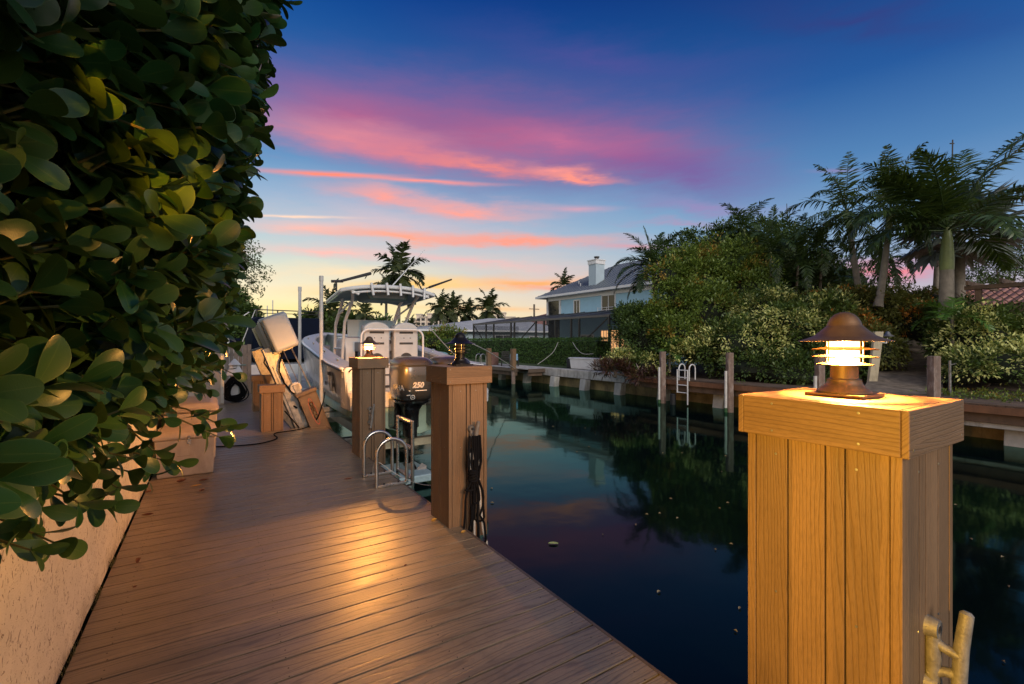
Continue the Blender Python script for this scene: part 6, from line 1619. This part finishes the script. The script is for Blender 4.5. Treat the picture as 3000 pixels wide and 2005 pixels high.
west = T.ramp(T.m('DIVIDE', el0, PI/2), stops([(0,(255,240,196)),(3,(255,238,178)),(5.5,(250,232,192)),(8.5,(208,220,206)),(12,(168,202,212)),(16,(122,172,206)),(21,(80,136,186)),(27,(36,100,164)),(36,(14,66,140)),(60,(10,44,110)),(90,(10,40,100))]))
north = T.ramp(T.m('DIVIDE', el0, PI/2), stops([(0,(236,196,176)),(3,(206,176,182)),(7,(150,166,196)),(12,(118,154,194)),(18,(76,122,174)),(25,(36,84,150)),(36,(18,48,112)),(60,(12,32,86)),(90,(10,40,100))]))
east = T.ramp(T.m('DIVIDE', el0, PI/2), stops([(0,(246,232,222)),(12,(240,228,226)),(28,(236,230,236)),(48,(206,210,228)),(68,(140,156,192)),(90,(50,80,130))]))
def pxdir(px, py):
    X = (px-1500)/F; Z = (1002.5-py)/F
    return math.atan(X)+TH, math.atan(Z/math.sqrt(1+X*X))
a_w, _ = pxdir(900, 900); a_n, _ = pxdir(2700, 900)
base = T.mix(T.m('SMOOTH_MIN', T.rng(az0, a_w, a_n), 1.0, .2), west, north)
cosb = T.m('ADD', T.m('MULTIPLY', s[0], math.sin(a_w+.35)), T.m('MULTIPLY', s[1], math.cos(a_w+.35)))
base = T.mix(T.rng(cosb, .05, -.40), base, east)
col = base
pink=(214,92,132); coral=(250,140,124); mag=(150,74,140); peach=(255,190,150); orange=(255,176,104); purple=(98,78,150)
cl = [ # px, py, half width px, half height px, slope(dy/dx), colour, strength, crisp
 (1350,400,760,190,.08,(150,96,145),.25,.3),(1150,660,700,120,.05,(232,190,190),.45,.5),(1500,780,400,60,.05,(240,196,180),.4,.3),
 (1750,180,520,70,.10,purple,.32,.3),(2500,60,500,60,.05,(60,52,116),.35,.3),
 (1050,335,380,105,.10,(178,100,142),.7,.3),(1480,400,680,130,.09,(150,90,138),.75,.3),(1850,455,340,120,.15,(152,92,142),.65,.3),
 (1000,400,320,58,.13,(230,142,150),.55,.3),(1200,440,440,58,.12,(216,124,142),.5,.3),(1640,415,340,50,.06,(198,110,146),.55,.3),
 (1420,480,330,20,.12,(240,134,126),.65,.5),(1690,520,120,17,.27,(252,150,132),.95,.7),(1620,500,90,9,.0,(250,150,140),.7,.7),
 (960,512,240,9,.035,(255,140,120),1.0,.3),(1250,532,230,7,.06,(252,150,140),.9,.3),
 (2000,520,330,90,.12,(120,80,150),.45,.3),
 (1120,578,200,26,.12,(244,160,152),.8,.5),(1380,608,240,27,.08,(248,162,150),.85,.5),(1700,612,120,9,.0,(216,160,176),.6,.4),
 (860,636,190,4.5,.02,(255,216,190),.95,.2),
 (900,668,210,24,.03,(248,190,178),.75,.5),(1180,694,320,20,.03,(250,168,142),.9,.5),(1520,706,350,20,.045,(248,158,138),.9,.5),(1850,722,160,9,.03,(226,150,156),.6,.4),
 (960,742,280,20,.03,(248,190,180),.8,.5),(1380,764,330,14,.09,(238,184,182),.6,.6),
 (1000,800,330,26,.03,(255,222,176),.6,.6),(1560,826,300,20,-.07,(255,176,112),.95,.5),(1180,846,330,22,-.03,(255,206,126),.95,.5),(1660,850,200,9,.08,(250,150,120),.7,.5),
 (1000,905,420,28,.0,(255,228,140),.6,.4),(1420,905,230,8,.02,(255,190,120),.7,.4),
 (2620,788,190,22,.04,(240,130,140),.95,.5),(2500,812,260,20,.0,(200,150,176),.6,.5),(2450,500,90,7,.0,(150,130,175),.5,.4),(2920,720,140,26,.0,(160,150,180),.5,.5),(2850,770,160,12,.1,(205,135,165),.7,.5),
 (2050,620,260,22,.05,(160,130,180),.5,.5),(2000,660,200,10,.0,(180,140,175),.5,.5)]
avec = T.comb(az, el, 0.0); araw = T.comb(az0, T.m('ADD', el0, T.m('MULTIPLY', T.m('SUBTRACT', nz2, .5), .010)), 0.0)
var = {c_: T.rng(nz2, .5-.25*c_-.1, .5+.12, 1-.75*c_, 1.0) for c_ in (.3, .5, .7)}
for (px, py, hw, hh, sl, c, stg, cr) in cl:
    a0, e0 = pxdir(px, py); a1, e1 = pxdir(px+60, py+60*sl); an = math.atan2(e1-e0, a1-a0)
    A = abs(pxdir(px+hw, py)[0]-pxdir(px-hw, py)[0])/2; B = abs(pxdir(px, py-hh)[1]-pxdir(px, py+hh)[1])/2
    mp = T.n.new('ShaderNodeMapping'); mp.vector_type = 'TEXTURE'; T.l.new(araw if hh < 9.5 else avec, mp.inputs[0])
    mp.inputs['Location'].default_value = (a0, e0, 0); mp.inputs['Rotation'].default_value = (0, 0, an); mp.inputs['Scale'].default_value = (A*1.55, B*1.75, 1)
    gr = T.node('ShaderNodeTexGradient', gradient_type='QUADRATIC_SPHERE'); T.l.new(mp.outputs[0], gr.inputs[0])
    k = T.m('MULTIPLY', gr.outputs[1], var[min((.3, .5, .7), key=lambda v: abs(v-cr))])
    col = T.mix(T.m('MULTIPLY', k, stg*1.5, clamp=True), col, lin(*c))
T.l.new(col, bg.inputs[0]); bg.inputs[1].default_value = SKY_STRENGTH
# below the horizon nothing is seen; the colour ramps end there
sun = bpy.data.lights.new('sun', 'SUN'); so = bpy.data.objects.new('sun', sun); COL.objects.link(so)
sun.energy = SUN_E; sun.angle = R(22); sun.color = (1.0, .93, .86)
so.rotation_euler = Vector((0.14, 1.0, -0.46)).to_track_quat('-Z', 'Y').to_euler()

cam = bpy.data.cameras.new('camera'); co = bpy.data.objects.new('camera', cam); COL.objects.link(co)
co.location = (0, 0, EYE); co.rotation_euler = (R(90), 0, -TH); cam.sensor_width = 36; cam.lens = 36*F/3000
cam.clip_start = 0.05; cam.clip_end = 2000; sc.camera = co
vs_ = sc.view_settings; vs_.view_transform = 'Standard'; vs_.look = 'None'; vs_.exposure = 0.14; vs_.gamma = 1; vs_.use_curve_mapping = False
sc.cycles.use_denoising = True
sc.cycles.max_bounces = 7; sc.cycles.transparent_max_bounces = 12; sc.cycles.sample_clamp_indirect = 6.0
